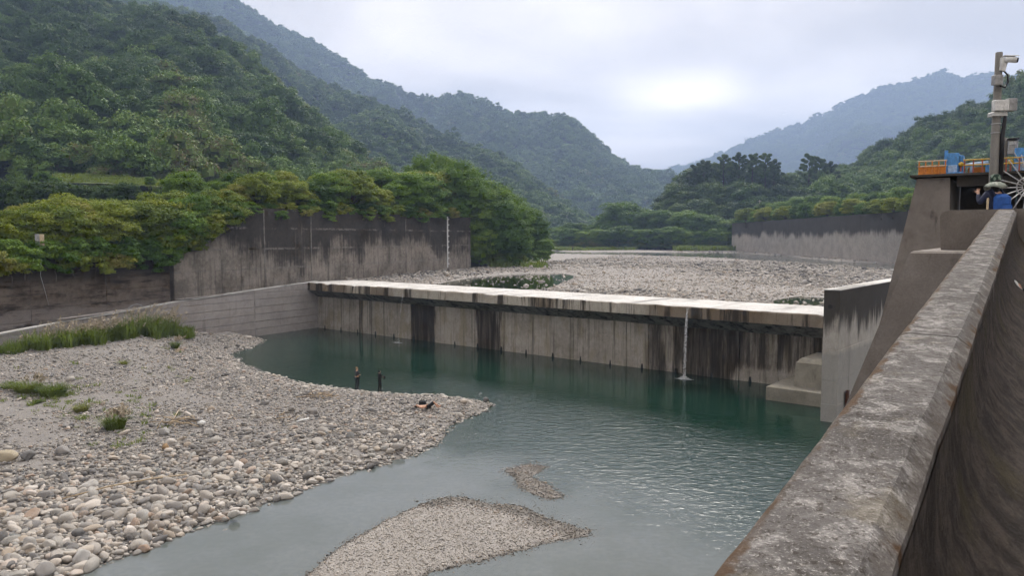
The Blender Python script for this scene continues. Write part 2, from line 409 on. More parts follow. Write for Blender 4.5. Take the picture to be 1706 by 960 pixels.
ISLE = poly0([(488, 972), (560, 915), (640, 868), (715, 834), (765, 827), (810, 838), (860, 842), (922, 866), (990, 885), (975, 896), (920, 905), (860, 921), (800, 936), (720, 954), (690, 975), (650, 1010), (520, 1020)])
ISLET = poly0([(835, 783), (880, 771), (918, 778), (892, 795), (922, 811), (945, 830), (915, 836), (880, 824), (858, 812), (852, 798)])
NE_EDGE = np.concatenate([ISLET[:1]*0+ISLE[3:10]]); 
def isle_z(P):
    s = np.maximum(sdist(P, ISLE), sdist(P, ISLET)-0.12)+0.14*np_noise(P, 0.9, 5.0)
    z = np.where(s > 0, 0.20*(1-np.exp(-s/0.9)), np.maximum(0.12*s, -0.45))-0.008
    z = np.where(sdist(P, ISLET) > -0.6, np.minimum(z, 0.02), z)
    d = dist_line(np.asarray(P), NE_EDGE)
    return np.where(s > 0, np.minimum(z, 0.012+0.050*np.maximum(d-0.6+0.5*np_noise(P, 0.8, 15.0), 0)), z)
gx, gy = np.meshgrid(np.arange(-14, 6.1, 0.2), np.arange(22, 43.1, 0.2))
isle = link('gravel_island', grid_mesh('gravel_island', gx, gy, isle_z, lambda P: np.maximum(sdist(P, ISLE), sdist(P, ISLET)) > -1.6, M_ISLE))
tag(isle, 'low pale shingle island in the grey shallow water in front', 'gravel island', kind='structure')

def frustum(P, m=120):
    x, y, z = project(P); return (z > 1) & (x > -m) & (x < 1706+m) & (y < 960+m*1.6) & (y > -m)
BOULDERS = [(10, 764, 1.25, 'largest tan boulder, cut by the left edge of the picture'), (47, 762, 0.85, 'dark grey boulder right beside the big tan boulder at the left edge'),
            (104, 752, 0.9, 'long low grey boulder near the left edge above the bamboo pole'), (147, 812, 0.95, 'pale upright boulder at the upper end of the bamboo pole'),
            (348, 722, 0.75, 'flat pale boulder beside the driftwood heap'), (274, 722, 0.75, 'rounded grey boulder left of the driftwood heap'),
            (135, 930, 0.85, 'smooth white boulder at the water in the lower left'), (48, 910, 0.75, 'blocky pale boulder near the lower left corner'),
            (390, 858, 0.55, 'flat pale stone lying alone at the waterline'), (276, 747, 0.65, 'orange brown boulder below the driftwood heap')]
def make_stones():
    n = 260000
    X = rng.uniform(-60, 1, n); Yd = 16+80*rng.random(n)**1.25
    P = np.stack([X, Yd, np.zeros(n)], 1); P = P[frustum(P, 160)]
    s = sdist(P, BAR); P = P[s > -0.5]; s = s[s > -0.5]
    z = bar_z(P); P[:, 2] = z
    k = z > -0.22; P = P[k]; s = s[k]
    w = dist_line(P, WALLLINE); k = (w > 2.0); P = P[k]; s = s[k]; w = w[k]
    px, py, zc = project(P)
    n1 = np_noise(P, 0.10, 21.0, 3); n2 = np_noise(P, 0.35, 41.0, 2)
    # sandy ground inland, cobbles towards the water
    cob = sm(-s, -13, -4)
    sand = sm(n1+0.5*n2, -0.08, 0.25)*(1-cob)
    keep = rng.random(len(P)) < np.clip(1.0-0.93*sand, 0.08, 1)*np.where(Yd[:1].size, 1, 1)
    P = P[keep]; s = s[keep]; cob = cob[keep]; n1 = n1[keep]; px, py, zc = px[keep], py[keep], zc[keep]
    m = len(P)
    near = sm(-P[:, 1], -52, -26)
    base = 0.10+0.095*cob*near+0.03*cob+0.03*near
    d = base*np.exp(rng.normal(-0.05, 0.55, m)); d = np.clip(d, 0.05, 0.80)
    # thin out far specks, coverage about constant
    dens = np.clip(0.95*(0.30/d)**0.5*(0.35+0.65*np.maximum(near, 0.45)), 0.0, 1)
    k = rng.random(m) < dens
    P, d, s, cob = P[k], d[k], s[k], cob[k]; m = len(P)
    t = np.clip(rng.random(m), 0, 1); dk = rng.random(m) < 0.2; t[dk] = rng.random(dk.sum())*0.2; lightrim = (s < 3.2) & (rng.random(m) < 0.55); t[lightrim] = rng.choice([0.42, 0.66, 0.7, 0.87, 0.55], lightrim.sum())+rng.normal(0, 0.015, lightrim.sum())
    SC = np.stack([d*rng.uniform(0.9, 1.4, m), d*rng.uniform(0.85, 1.1, m), d*rng.uniform(0.8, 1.15, m)], 1)
    R = np.stack([rng.normal(0, 0.25, m), rng.normal(0, 0.25, m), rng.uniform(0, 6.28, m)], 1)
    P[:, 2] += d*0.12
    ps = d*FPX/P[:, 1]; px, py, zc = project(P)
    inview = (px > -5) & (px < 1710) & (py < 968)
    order = np.argsort(-np.where(inview, ps, 0)); big = np.zeros(m, bool); big[order[:300]] = True
    for i in order[:300]:
        o = link('stone', STONES_O[int(rng.integers(0, 9))], bar); o.location = P[i]; o.rotation_euler = R[i]; o.scale = SC[i]
    r = ~big
    o = scatter('loose_stones', P[r], R[r], SC[r], rng.integers(0, 8, r.sum()), np.clip(t[r], 0, 1), STONES_I, bar)
    tag(o, 'countless small river stones strewn over the bar', kind='stuff')
    print('bar stones', m)
    # boulders one can point to
    for i, (x, y, dd, lab) in enumerate(BOULDERS):
        p = on(x, y, 0.8)
        for _ in range(4):
            zz = float(bar_z(np.array([[p.x, p.y, 0]]))[0]); p = on(x, y, zz+dd*0.12)
        me = stone_mesh('boulder', 91+i, 3, M_BOULD[i], 0.75)
        o = link('boulder', me); o.location = (p.x, p.y, zz+dd*0.16); o.scale = (dd, dd*0.95, dd*0.95); o.rotation_euler = (0.1*(i % 3), 0.08*(i % 4), i*1.3)
        tag(o, lab, 'boulder', 'boulders on the gravel bar')
    # single wet stones standing in the shallows
    n = 900; P = np.stack([rng.uniform(-32, 2, n), rng.uniform(20, 62, n), np.zeros(n)], 1); s = sdist(P, BAR); k = (s < -0.4) & (s > -2.6) & (rng.random(n) < np.exp(-(-s-0.4)/0.8)); P = P[k]; m = len(P)
    d = np.clip(0.17*np.exp(rng.normal(0, 0.4, m)), 0.08, 0.45); P[:, 2] = -0.12*d
    o = scatter('wading_stones', P, np.stack([rng.normal(0, .2, m), rng.normal(0, .2, m), rng.uniform(0, 6.28, m)], 1), np.stack([d*1.2, d, d*0.8], 1), rng.integers(0, 8, m), rng.random(m)*.5, STONES_I, bar); tag(o, 'scattered wet stones just off the shore', kind='stuff')
    # island shingle
    n = 60000; P = np.stack([rng.uniform(-13, 6, n), rng.uniform(22, 42, n), np.zeros(n)], 1); P = P[frustum(P, 160)]
    z = isle_z(P); k = z > -0.035; P = P[k]; z = z[k]
    k = rng.random(len(P)) < 0.8; P = P[k]; z = z[k]; m = len(P)
    s1 = sdist(P, ISLE); wet = (z < 0.05) | (sdist(P, ISLET) > -0.4)
    d = np.clip(0.062*np.exp(rng.normal(0, 0.35, m)), 0.03, 0.2)
    t = rng.choice([0.3, 0.42, 0.5, 0.64, 0.68, 0.86], m)+rng.normal(0, 0.02, m); t[wet] = rng.choice([0.08, 0.16, 0.26, 0.93, 0.80, 0.30], wet.sum())
    P[:, 2] = z+d*0.15
    Q_ = np.stack([rng.uniform(-13, 6, 26000), rng.uniform(22, 42, 26000), np.zeros(26000)], 1); Q_ = Q_[frustum(Q_, 160)]      # ragged half-drowned rim
    se = np.maximum(sdist(Q_, ISLE), sdist(Q_, ISLET))+0.35*np_noise(Q_, 0.9, 5.0); ne = np.clip(1.4-dist_line(Q_, NE_EDGE), 0, 1)
    kq = (se < 0.15) & (rng.random(len(Q_)) < 0.75*np.exp(-np.maximum(-se, 0)/(0.16+0.30*ne))); Q_ = Q_[kq]; dq = np.clip(0.07*np.exp(rng.normal(0, 0.4, len(Q_))), 0.035, 0.22); Q_[:, 2] = -0.08*dq
    P = np.concatenate([P, Q_]); d = np.concatenate([d, dq]); t = np.concatenate([t, rng.choice([0.08, 0.16, 0.26, 0.93, 0.80, 0.42], len(Q_))]); m = len(P)
    o = scatter('shingle', P, np.stack([rng.normal(0, .3, m), rng.normal(0, .3, m), rng.uniform(0, 6.28, m)], 1), np.stack([d*1.2, d, d], 1), rng.integers(0, 6, m), np.clip(t, 0, 1), STONES_LO, isle)
    tag(o, 'fine pale shingle with darker wet pebbles at the rim', kind='stuff')
def flat_stone(name, col):
    m = NT(name); p = m.obj(); n1 = m.noise(p, 2.2, 6, 0.6); n2 = m.noise(p, 9, 5, 0.65)
    c = m.mix(m.step(n1, 0.3, 0.7), tuple(x*0.72 for x in col), col); c = m.mix(m.step(n2, 0.52, 0.75, 0, 0.5), c, tuple(x*0.35 for x in col))
    return m.pbr(c, 0.88, m.bump(n2, 0.4, 0.05), spec=0.25)
_bc = [(0.42, 0.36, 0.26), (0.19, 0.185, 0.18), (0.30, 0.285, 0.27), (0.46, 0.44, 0.41), (0.44, 0.42, 0.39), (0.36, 0.35, 0.33), (0.50, 0.48, 0.455), (0.42, 0.40, 0.37), (0.46, 0.44, 0.40), (0.34, 0.23, 0.13)]
M_BOULD = [flat_stone('boulder_rock', c) for c in _bc]
make_stones()

# ------------------------------------------------------------------ upstream river bed and its waters
PIER_A = 36.9+23.3                                             # recomputed below
PUD1 = poly0([(720, 476), (790, 462), (850, 457), (940, 455), (968, 461), (935, 474), (905, 484), (860, 486), (780, 482)], 5.8)
PUD2 = poly0([(1290, 510), (1288, 501), (1320, 495), (1372, 496), (1400, 505), (1390, 514)], 5.8)
STREAM = np.array([at(x, y, Y)[:2] for x, y, Y in [(800, 418, 330), (905, 417, 300), (950, 417, 285), (1222, 420, 262), (1300, 424, 225), (1380, 430, 185), (1495, 436, 158), (1600, 440, 142),
                   (1600, 452, 120), (1495, 448, 133), (1400, 442, 150), (1330, 438, 165), (1222, 430, 200), (1000, 423, 245), (900, 421, 262), (800, 421, 280)]])
def bed0(P):
    a, b = weir_ab(P); b = np.maximum(b, 0)
    return 5.90+0.0058*np.minimum(b, 260)+0.0035*np.clip(b-260, 0, 700)
def bed_z(P):
    P = np.asarray(P, float); z = bed0(P)
    n = np_noise(P, 0.035, 2.0, 4); n2 = np_noise(P, 0.3, 6.0, 2)
    z = z+0.28*n*sm(weir_ab(P)[1], 3, 30)+0.07*n2
    for pl, dep in ((PUD1, 0.55), (PUD2, 0.5), (STREAM, 0.8)):
        s = sdist(P, pl); z = np.where(s > -4, np.minimum(z, bed0(P)+0.15-(dep+0.1)*sm(s, -1.5-(2 if dep > .7 else 0), 2.0)), z)
    return z
_r = 42+0.55*np.cumsum(np.concatenate([[0], 1.6*1.0125**np.arange(230)]))
rows = _r[_r < 620]
gx = []; gy = []
for yv in rows:
    k = 1.0+yv/160.0
    gx.append(np.linspace(-34-yv*0.02-20*(yv > 120)*0, 44+yv*0.55, 130)); gy.append(np.full(130, yv))
gx = np.array(gx); gy = np.array(gy)
PC = Vector((20.2, 48.5, 0))                                   # pier corner by the pool
pa = float(weir_ab(np.array([[PC.x, PC.y]]))[0][0])
def up_keep(P):
    a, b = weir_ab(P); return (b > 0.6) & ((a < pa+0.5) | (b > 14))
up = link('upstream_gravel', grid_mesh('upstream_gravel', gx, gy, bed_z, up_keep, M_UP))
tag(up, 'broad pale gravel plain behind the weir crest', 'gravel plain', kind='structure')

def water_mat(name, deep, shallow, mask=None, ripple=None, rough=0.04, bumpd=0.02):
    m = NT(name); p = m.pos()
    c = deep
    n0 = m.noise(p, 0.11, 3)
    if mask:
        sh = m.mix(m.step(m.noise(p, 3.5, 5, 0.65), 0.36, 0.66), tuple(v*0.90 for v in shallow), tuple(v*1.05 for v in shallow)); sh = m.mix(m.step(m.noise(p, 0.22, 4), 0.42, 0.62, 0, 0.5), sh, (0.075, 0.088, 0.080))
        c = m.mix(mask(m, p, n0), deep, sh)
    a = m.noise(m.scale(p, (1.0, 1.5, 1)), 1.5, 3, 0.55, 0.5); b = m.noise(m.scale(p, (1.0, 1.8, 1)), 3.8, 3, 0.6, 0.4); c2 = m.noise(p, 9.0, 2, 0.5)
    h = m.math('ADD', m.math('MULTIPLY', a, 1.0), m.math('ADD', m.math('MULTIPLY', b, 0.42), m.math('MULTIPLY', c2, 0.06)))
    if ripple: h = m.math('MULTIPLY', h, ripple(m, p, n0))
    return m.pbr(c, rough, m.bump(h, 1.0, bumpd), spec=0.5, IOR=1.333)
def pool_mask(m, p, n0):
    x, y, z = m.xyz(p)
    s = m.math('ADD', m.math('ADD', x, y), m.math('MULTIPLY', m.math('SUBTRACT', n0, 0.5), 14.0))
    return m.step(s, 47, 30)
def pool_ripple(m, p, n0):
    x, y, z = m.xyz(p)
    d = m.math('ADD', m.math('MULTIPLY', m.math('SUBTRACT', x, W0.x), -WU.x), m.math('MULTIPLY', m.math('SUBTRACT', y, W0.y), -WU.y))
    d = m.math('ADD', d, m.math('MULTIPLY', m.math('SUBTRACT', n0, 0.5), 10.0))
    far = m.step(d, 9, 20, 0.10, 1.0)
    s = m.math('ADD', x, m.math('MULTIPLY', y, 0.75))
    s = m.math('ADD', s, m.math('MULTIPLY', m.math('SUBTRACT', n0, 0.5), 8.0))
    calm = m.step(s, 20, 31, 0.22, 1.0); near = m.step(m.math('ADD', x, y), 44, 34, 1.0, 0.5); calm = m.math('MULTIPLY', calm, near)
    return m.math('MULTIPLY', far, calm)
M_POOL = water_mat('pool_water', (0.006, 0.025, 0.017), (0.112, 0.126, 0.124), pool_mask, pool_ripple, 0.04, 0.045)  # shallows: grey of the bed, with sky reflection tinted into the colour
M_STREAM = water_mat('stream_water', (0.06, 0.075, 0.07), (0.1, 0.1, 0.09), None, None, 0.06, 0.03)
M_PUD = water_mat('puddle_water', (0.018, 0.028, 0.010), (0.1, 0.1, 0.09), None, None, 0.03, 0.004)
mb = MB(); mb.add([(-64, 4, 0), (42, 4, 0), (42, 104, 0), (-64, 104, 0)], [(0, 1, 2, 3)])
tag(mb.build('pool_water', M_POOL), 'still green pool below the weir, grey in the shallows', 'water', kind='structure')
def poly_sheet(name, poly, zf, mat, label):
    c = poly.mean(0); lo = poly.min(0)-3; hi = poly.max(0)+3; st = max((hi-lo).max()/70, 0.8)
    gx, gy = np.meshgrid(np.arange(lo[0], hi[0], st), np.arange(lo[1], hi[1], st))
    o = link(name, grid_mesh(name, gx, gy, zf, lambda P: sdist(P, poly) > -2.4, mat)); tag(o, label, 'water', kind='structure')
poly_sheet('puddle_water', PUD1, lambda P: np.full(len(P), 5.86), M_PUD, 'dark green puddle with pale stones behind the middle of the crest')
poly_sheet('puddle_water', PUD2, lambda P: np.full(len(P), 5.86), M_PUD, 'small green puddle behind the right end of the crest')
poly_sheet('stream_water', STREAM, lambda P: bed0(P)-0.28, M_STREAM, 'shallow silvery stream running along the right training wall')

def up_stones():
    n = 170000; yv = 55+245*rng.random(n)**1.7; X = rng.uniform(-0.35, 0.55, n)*yv
    P = np.stack([X, yv, np.zeros(n)], 1); P = P[frustum(P, 60)]
    a, b = weir_ab(P); k = (b > 6.3) & ((a < pa+2) | (b > 15)); P = P[k]
    z = bed_z(P); P[:, 2] = z
    wet = np.maximum(np.maximum(sdist(P, PUD1), sdist(P, PUD2)), sdist(P, STREAM)) > 0
    # the left retaining wall bounds the plain
    e0 = np.array([-27.4, 102.]); e1 = np.array([-7.9, 143.]); ed = (e1-e0)/np.linalg.norm(e1-e0)
    side = (P[:, 0]-e0[0])*ed[1]-(P[:, 1]-e0[1])*ed[0]
    k = (rng.random(len(P)) < np.where(wet, 0.035, 0.85)) & (side > 0.5) & (P[:, 0] < 83); k &= ~((sdist(P, STREAM) > -1))
    un = np_noise(P, 0.03, 51.0, 3)+0.6*np_noise(P*np.array([.5, 1.6, 1]), 0.06, 71.0, 2); k &= rng.random(len(P)) < np.clip(1.0-0.55*np.maximum(un, 0), 0.4, 1)
    P = P[k]; wet = wet[k]; un = un[k]; m = len(P)
    d = np.clip((0.165+0.0006*P[:, 1])*np.exp(rng.normal(-0.1, 0.55, m))*(1-0.35*np.clip(un*2, -1, 1)), 0.10, 1.3); d[wet] *= 1.9
    P[:, 2] = np.where(wet, 5.86+0.02*d, P[:, 2]+0.10*d)
    t = np.clip(rng.random(m)*0.8+0.25*un+0.05, 0, 0.96); t[wet] = rng.choice([0.42, 0.66, 0.87], wet.sum())
    o = scatter('upstream_stones', P, np.stack([rng.normal(0, .3, m), rng.normal(0, .3, m), rng.uniform(0, 6.28, m)], 1),
                np.stack([d*rng.uniform(1, 1.4, m), d, d*0.9], 1), rng.integers(0, 6, m), t, STONES_LO, up)
    tag(o, 'countless pale river stones covering the plain', kind='stuff'); print('up stones', m)
up_stones()
#PART3
# ------------------------------------------------------------------ concrete works
def hit_line(px, A, D):
    """point on the plan line A + k*D seen in photograph column px (at eye level)"""
    r = ray(px, 396); A = Vector(A[:2]); D = Vector(D[:2])
    det = r[0]*(-D.y)+D.x*r[1]
    t = (A.x*(-D.y)+D.x*A.y)/det
    k = (r[0]*A.y-r[1]*A.x)/(-det)*-1
    p = Vector((r[0]*t, r[1]*t)); k = (p-A).dot(D)/D.dot(D)
    return p, k
def face_a(px): return hit_line(px, W0, WT)[1]

def weir_extra(m, p, c, k, big, mid):
    x, y, z = m.xyz(p)
    jit = m.math('MULTIPLY', m.math('SUBTRACT', m.noise(m.scale(p, (0.9, 0.9, 0.12)), 1.0, 4), 0.5), 2.2)
    f = m.math('DIVIDE', m.math('ADD', x, jit), pa)
    px = [(535, .05), (583, .05), (589, .6), (604, .55), (609, .1), (680, .12), (685, 1), (719, 1), (725, .05), (788, .1), (797, .95), (832, .9), (842, .15), (882, .3), (892, .15),
          (960, .25), (1040, .25), (1068, .35), (1088, .72), (1120, .7), (1150, 1), (1215, 1), (1250, .75), (1330, .72), (1372, .85)]
    prof = m.gram(f, [(max(0, face_a(q)/pa), v) for q, v in px])
    st = m.noise(m.scale(p, (1.3, 1.3, 0.10)), 1.0, 6, 0.68)
    zlow = m.step(m.math('ADD', z, m.math('MULTIPLY', m.noise(m.scale(p, (1.2, 1.2, 0.4)), 1.0, 5), 2.4)), 2.9, 1.3)
    right = m.step(x, face_a(1215), face_a(1240))
    prof = m.math('SUBTRACT', prof, m.math('MULTIPLY', m.math('MULTIPLY', zlow, right), 0.95))
    kk = m.step(m.math('ADD', m.math('MULTIPLY', prof, 0.62), m.math('MULTIPLY', m.math('SUBTRACT', st, 0.5), 1.5)), 0.22, 0.62)
    ochre = m.step(m.noise(m.scale(p, (0.7, 0.7, 0.3)), 1.0, 4), 0.5, 0.62)
    c = m.mix(m.math('MULTIPLY', ochre, 0.45), c, (0.30, 0.25, 0.14))
    brown = m.step(st, 0.4, 0.65)
    c = m.mix(m.math('MULTIPLY', kk, 0.55), c, m.mix(brown, (0.17, 0.12, 0.07), (0.10, 0.06, 0.03)))
    return c, m.math('MAXIMUM', m.math('MULTIPLY', k, 0.8), m.math('MULTIPLY', kk, m.step(m.noise(m.scale(p, (3.0, 3.0, 0.2)), 1.0, 5, 0.7), 0.36, 0.56, 0.62, 0.96)))
M_WFACE = concrete('weir_face_concrete', (0.54, 0.49, 0.425), (0.35, 0.315, 0.265), (0.030, 0.025, 0.018), (1.7, 0.07), 0.52, extra=weir_extra)
def fascia_extra(m, p, c, k, big, mid):
    x, y, z = m.xyz(p); st = m.noise(m.scale(p, (0.55, 0.55, 0.03)), 1.0, 6, 0.72)
    kk = m.step(st, 0.50, 0.58, 0, 0.88); br = m.step(m.noise(m.scale(p, (0.22, 0.22, 0.05)), 1.0, 4), 0.5, 0.62, 0, 0.7)
    c = m.mix(br, c, (0.20, 0.14, 0.08)); right = m.step(x, face_a(1080), face_a(1130), 0, 0.6)
    c = m.mix(right, c, (0.17, 0.115, 0.065)); return c, m.math('MAXIMUM', m.math('MULTIPLY', k, 0.7), kk)
M_FASC = concrete('crest_edge_concrete', (0.58, 0.53, 0.45), (0.43, 0.385, 0.32), (0.035, 0.028, 0.02), (2.2, 0.1), 0.35, extra=fascia_extra)
M_SOFF = concrete('dark_soffit_concrete', (0.34, 0.32, 0.275), (0.19, 0.18, 0.155), (0.02, 0.02, 0.016), (1.3, 0.6), 0.62)  # soffit tone, darker than the face panels
def top_extra(m, p, c, k, big, mid):
    wet = m.step(m.noise(m.scale(p, (0.5, 0.06, 1)), 1.0, 5, 0.65), 0.52, 0.66)
    return m.mix(m.math('MULTIPLY', wet, 0.65), c, (0.20, 0.19, 0.175)), m.math('MULTIPLY', k, 0.15)
M_WTOP = concrete('worn_crest_concrete', (0.80, 0.78, 0.75), (0.60, 0.58, 0.55), (0.16, 0.15, 0.14), (0.8, 0.8), 0.3, extra=top_extra)
weir = empty('weir'); weir.matrix_world = M_WEIR
tag(weir, 'long concrete weir with overhanging pale crest and dark streaked face across the river', 'weir')
WLEN = pa
seg = [0.0, 11.5, face_a(684), 31.0, 42.0, face_a(1085), face_a(1200), WLEN]
for a0, a1 in zip(seg[:-1], seg[1:]):
    dz = random.uniform(-0.02, 0.03); dy = random.uniform(-0.03, 0.03)
    g = 0.015; nx = max(2, int((a1-a0)/0.5)); mb = MB()
    prof_ = [(-1.62+dy, 5.15), (-1.62+dy, 6.05), (-1.52+dy, 6.14+dz), (0.3, 6.17+dz), (2.5, 6.16+dz), (6.2, 6.10), (6.2, 5.0), (0.5, 5.0)]
    n_ = len(prof_); vs = []; fs = []
    for i in range(nx+1):
        a = a0+g+(a1-a0-2*g)*i/nx
        for j, (yy, zz) in enumerate(prof_):
            wob = 0.035*vnoise(a, j*3.1, 0.8, 4.0, 3) if j in (1, 2, 3, 4) else 0
            chip = -0.22*max(0, vnoise(a, 1.0, 0.9, 8.0, 4)-0.22) if j in (1, 2) else 0
            vs.append((a, yy-chip, zz+wob+chip))
    for i in range(nx):
        for j in range(n_): fs.append((i*n_+j, (i+1)*n_+j, (i+1)*n_+(j+1) % n_, i*n_+(j+1) % n_))
    fs += [tuple(range(n_)), tuple(nx*n_+j for j in range(n_-1, -1, -1))]
    mb.add(vs, fs); me = mb.mesh('crest_slab', [M_FASC, M_WTOP])
    me.polygons.foreach_set('material_index', [1 if 2 <= (k % n_) <= 4 and k < nx*n_ else 0 for k in range(len(fs))])
    link('crest_slab', me, weir)
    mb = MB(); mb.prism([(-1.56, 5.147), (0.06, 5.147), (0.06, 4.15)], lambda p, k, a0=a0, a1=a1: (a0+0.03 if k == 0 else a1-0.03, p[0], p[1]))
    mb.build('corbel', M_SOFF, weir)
cuts = [0.0] + [face_a(q) for q in (600, 683, 722, 790, 836, 888, 962, 1045, 1082, 1165, 1235, 1300)] + [WLEN]
for i, (a0, a1) in enumerate(zip(cuts[:-1], cuts[1:])):
    dy = [0, 0.05, 0.12, 0.0, 0.09, 0.03, 0.06][i % 7]
    mb = MB(); mb.box(a0+0.02, a1-0.02, dy, 1.2, -2.5, 4.6); mb.build('face_panel', M_WFACE, weir)
mb = MB(); mb.box(0.1, WLEN-0.1, 0.3, 4.9, -2.5, 4.98); mb.build('core', M_WFACE, weir)
M_DARK = simple('near_black', (0.012, 0.012, 0.011), 0.5)
for a in np.arange(1.5, 63, 3.4):  # small black wedges spaced along the waterline
    mb = MB(); a = float(a)
    mb.add([(a-.16, -.02, -.3), (a+.16, -.02, -.3), (a+.16, .3, -.3), (a-.16, .3, -.3), (a-.05, -.02, .42), (a+.05, -.02, .42), (a+.05, .3, .42), (a-.05, .3, .42)],
           [(3, 2, 1, 0), (4, 5, 6, 7), (0, 1, 5, 4), (1, 2, 6, 5), (2, 3, 7, 6), (3, 0, 4, 7)]); mb.build('dark_stub', M_DARK, weir)

# blocks at the foot of the weir beside the pier
M_BLOCK = concrete('pale_block_concrete', (0.42, 0.39, 0.32), (0.29, 0.265, 0.215), (0.10, 0.085, 0.05), (1.5, 0.3), 0.22)
mb = MB(); mb.cbox(62.9, WLEN-0.03, -5.9, -0.02, -2.2, 1.0, 0.05); o = mb.build('footing_slab', M_BLOCK); o.matrix_world = M_WEIR
tag(o, 'low square concrete footing slab in the green water at the pier', 'concrete slab')
mb = MB(); b0 = [(64.4, -4.4), (WLEN-.06, -4.4), (WLEN-.06, -.1), (64.4, -.1)]; b1 = [(64.75, -3.9), (WLEN-.06, -3.9), (WLEN-.06, -.3), (64.75, -.3)]
mb.add([(x, y, 1.003) for x, y in b0]+[(x, y, 2.75) for x, y in [(64.5, -4.25), (WLEN-.06, -4.25), (WLEN-.06, -.15), (64.5, -.15)]]+[(x, y, 3.05) for x, y in b1],
       [(3, 2, 1, 0), (8, 9, 10, 11)]+[(i, (i+1) % 4, 4+(i+1) % 4, 4+i) for i in range(4)]+[(4+i, 4+(i+1) % 4, 8+(i+1) % 4, 8+i) for i in range(4)])
o = mb.build('concrete_block', M_BLOCK); o.matrix_world = M_WEIR
tag(o, 'pale block with sloping top edges standing on the footing slab', 'concrete block')

# divider pier at the right end of the weir
def pier_extra(m, p, c, k, big, mid):
    x, y, z = m.xyz(p); st = m.noise(m.scale(p, (1.6, 1.6, 0.16)), 1.0, 5, 0.66)
    kk = m.step(m.math('ADD', z, m.math('MULTIPLY', m.math('SUBTRACT', st, 0.5), 5.5)), 5.5, 6.9)
    c = m.mix(m.step(m.math('ADD', z, m.math('MULTIPLY', mid, 0.5)), 4.9, 4.6, 0, 0.55), c, (0.36, 0.36, 0.345))
    return c, m.math('MAXIMUM', m.math('MULTIPLY', k, 0.5), m.math('MULTIPLY', kk, 0.9))
M_PIER = concrete('pier_concrete', (0.62, 0.575, 0.515), (0.48, 0.445, 0.40), (0.035, 0.03, 0.025), (1.4, 0.12), 0.3, extra=pier_extra)
M_PIER_W = Matrix(((WT.x, WU.x, 0, PC.x), (WT.y, WU.y, 0, PC.y), (0, 0, 1, 0), (0, 0, 0, 1)))
pier = empty('divider_pier'); pier.matrix_world = M_PIER_W
tag(pier, 'tall thin concrete pier at the right end of the weir, black stained near its top', 'pier')
lz = [-2.5, 1.17, 2.73, 4.74, 8.60]
for i, (z0, z1) in enumerate(zip(lz[:-1], lz[1:])):
    off = [0.0, 0.012, 0.0, 0.018][i]
    mb = MB(); mb.cbox(0+off, 1.03-off, off, 24, z0+0.015, z1, 0.025); mb.build('pour_lift', M_PIER, pier)
mb = MB(); mb.box(0.06, 0.97, 0.06, 23.9, -2.4, 8.4); mb.build('core', M_PIER, pier)
mb = MB(); mb.cbox(-0.02, 1.05, -0.02, 24.02, 8.603, 8.66, 0.02); mb.build('cap', M_WTOP, pier)
mb = MB(); mb.tube([(0.45, -0.012, 7.55), (0.45, 0.1, 7.55)], 0.15, 14); mb.build('drain_hole', M_DARK, pier)  # black disc painted for the dark inside of the hole
mb = MB(); mb.box(1.1, 1.25, 1.5, 1.9, -1, 1.9); mb.build('corner_guard', simple('rusty_iron', (0.09, 0.035, 0.02), 0.8), pier)

# ---- walls built of formwork panels: bays along a line, pour lifts up
def panel_wall(root, A, B, zt0, zt1, lifts, mat, thick=0.6, gap=0.012, joint=0.5, side=1, rnd=None):
    """one bay from plan point A to B; the visible face is on the right of A->B when side = 1"""
    A = Vector(A[:2]); B = Vector(B[:2]); d = (B-A); L_ = d.length; d /= L_; nrm = Vector((d.y, -d.x))*side
    tops = lambda s: zt0+(zt1-zt0)*s/L_
    for z0, z1 in zip(lifts[:-1], lifts[1:]):
        zA, zB = min(z1, zt0), min(z1, zt1)
        if zA <= z0+0.05 and zB <= z0+0.05: continue
        zA, zB = max(zA, z0+0.04), max(zB, z0+0.04)
        off = random.uniform(0, 0.03); mb = MB()
        f0 = A+d*gap+nrm*off; f1 = B-d*gap+nrm*off; k0 = A+d*gap-nrm*thick; k1 = B-d*gap-nrm*thick
        g = gap
        vs = [(f0.x, f0.y, z0+g), (f1.x, f1.y, z0+g), (f1.x, f1.y, zB-g), (f0.x, f0.y, zA-g), (k0.x, k0.y, z0+g), (k1.x, k1.y, z0+g), (k1.x, k1.y, zB-g), (k0.x, k0.y, zA-g)]
        fs = [(0, 1, 2, 3), (5, 4, 7, 6), (4, 0, 3, 7), (1, 5, 6, 2), (3, 2, 6, 7), (4, 5, 1, 0)]
        if side < 0: fs = [tuple(reversed(f)) for f in fs]
        mb.add(vs, fs); mb.build('panel', mat, root)
    # recessed core
    c0 = A-nrm*0.10; c1 = B-nrm*0.10; e0 = A-nrm*(thick-0.03); e1 = B-nrm*(thick-0.03); zb = lifts[0]
    mb = MB(); mb.add([(c0.x, c0.y, zb), (c1.x, c1.y, zb), (c1.x, c1.y, min(lifts[-1], zt1)-.05), (c0.x, c0.y, min(lifts[-1], zt0)-.05), (e0.x, e0.y, zb), (e1.x, e1.y, zb), (e1.x, e1.y, min(lifts[-1], zt1)-.05), (e0.x, e0.y, min(lifts[-1], zt0)-.05)],
                      [(0, 1, 2, 3), (5, 4, 7, 6), (4, 0, 3, 7), (1, 5, 6, 2), (3, 2, 6, 7), (4, 5, 1, 0)]); mb.build('core', mat, root)

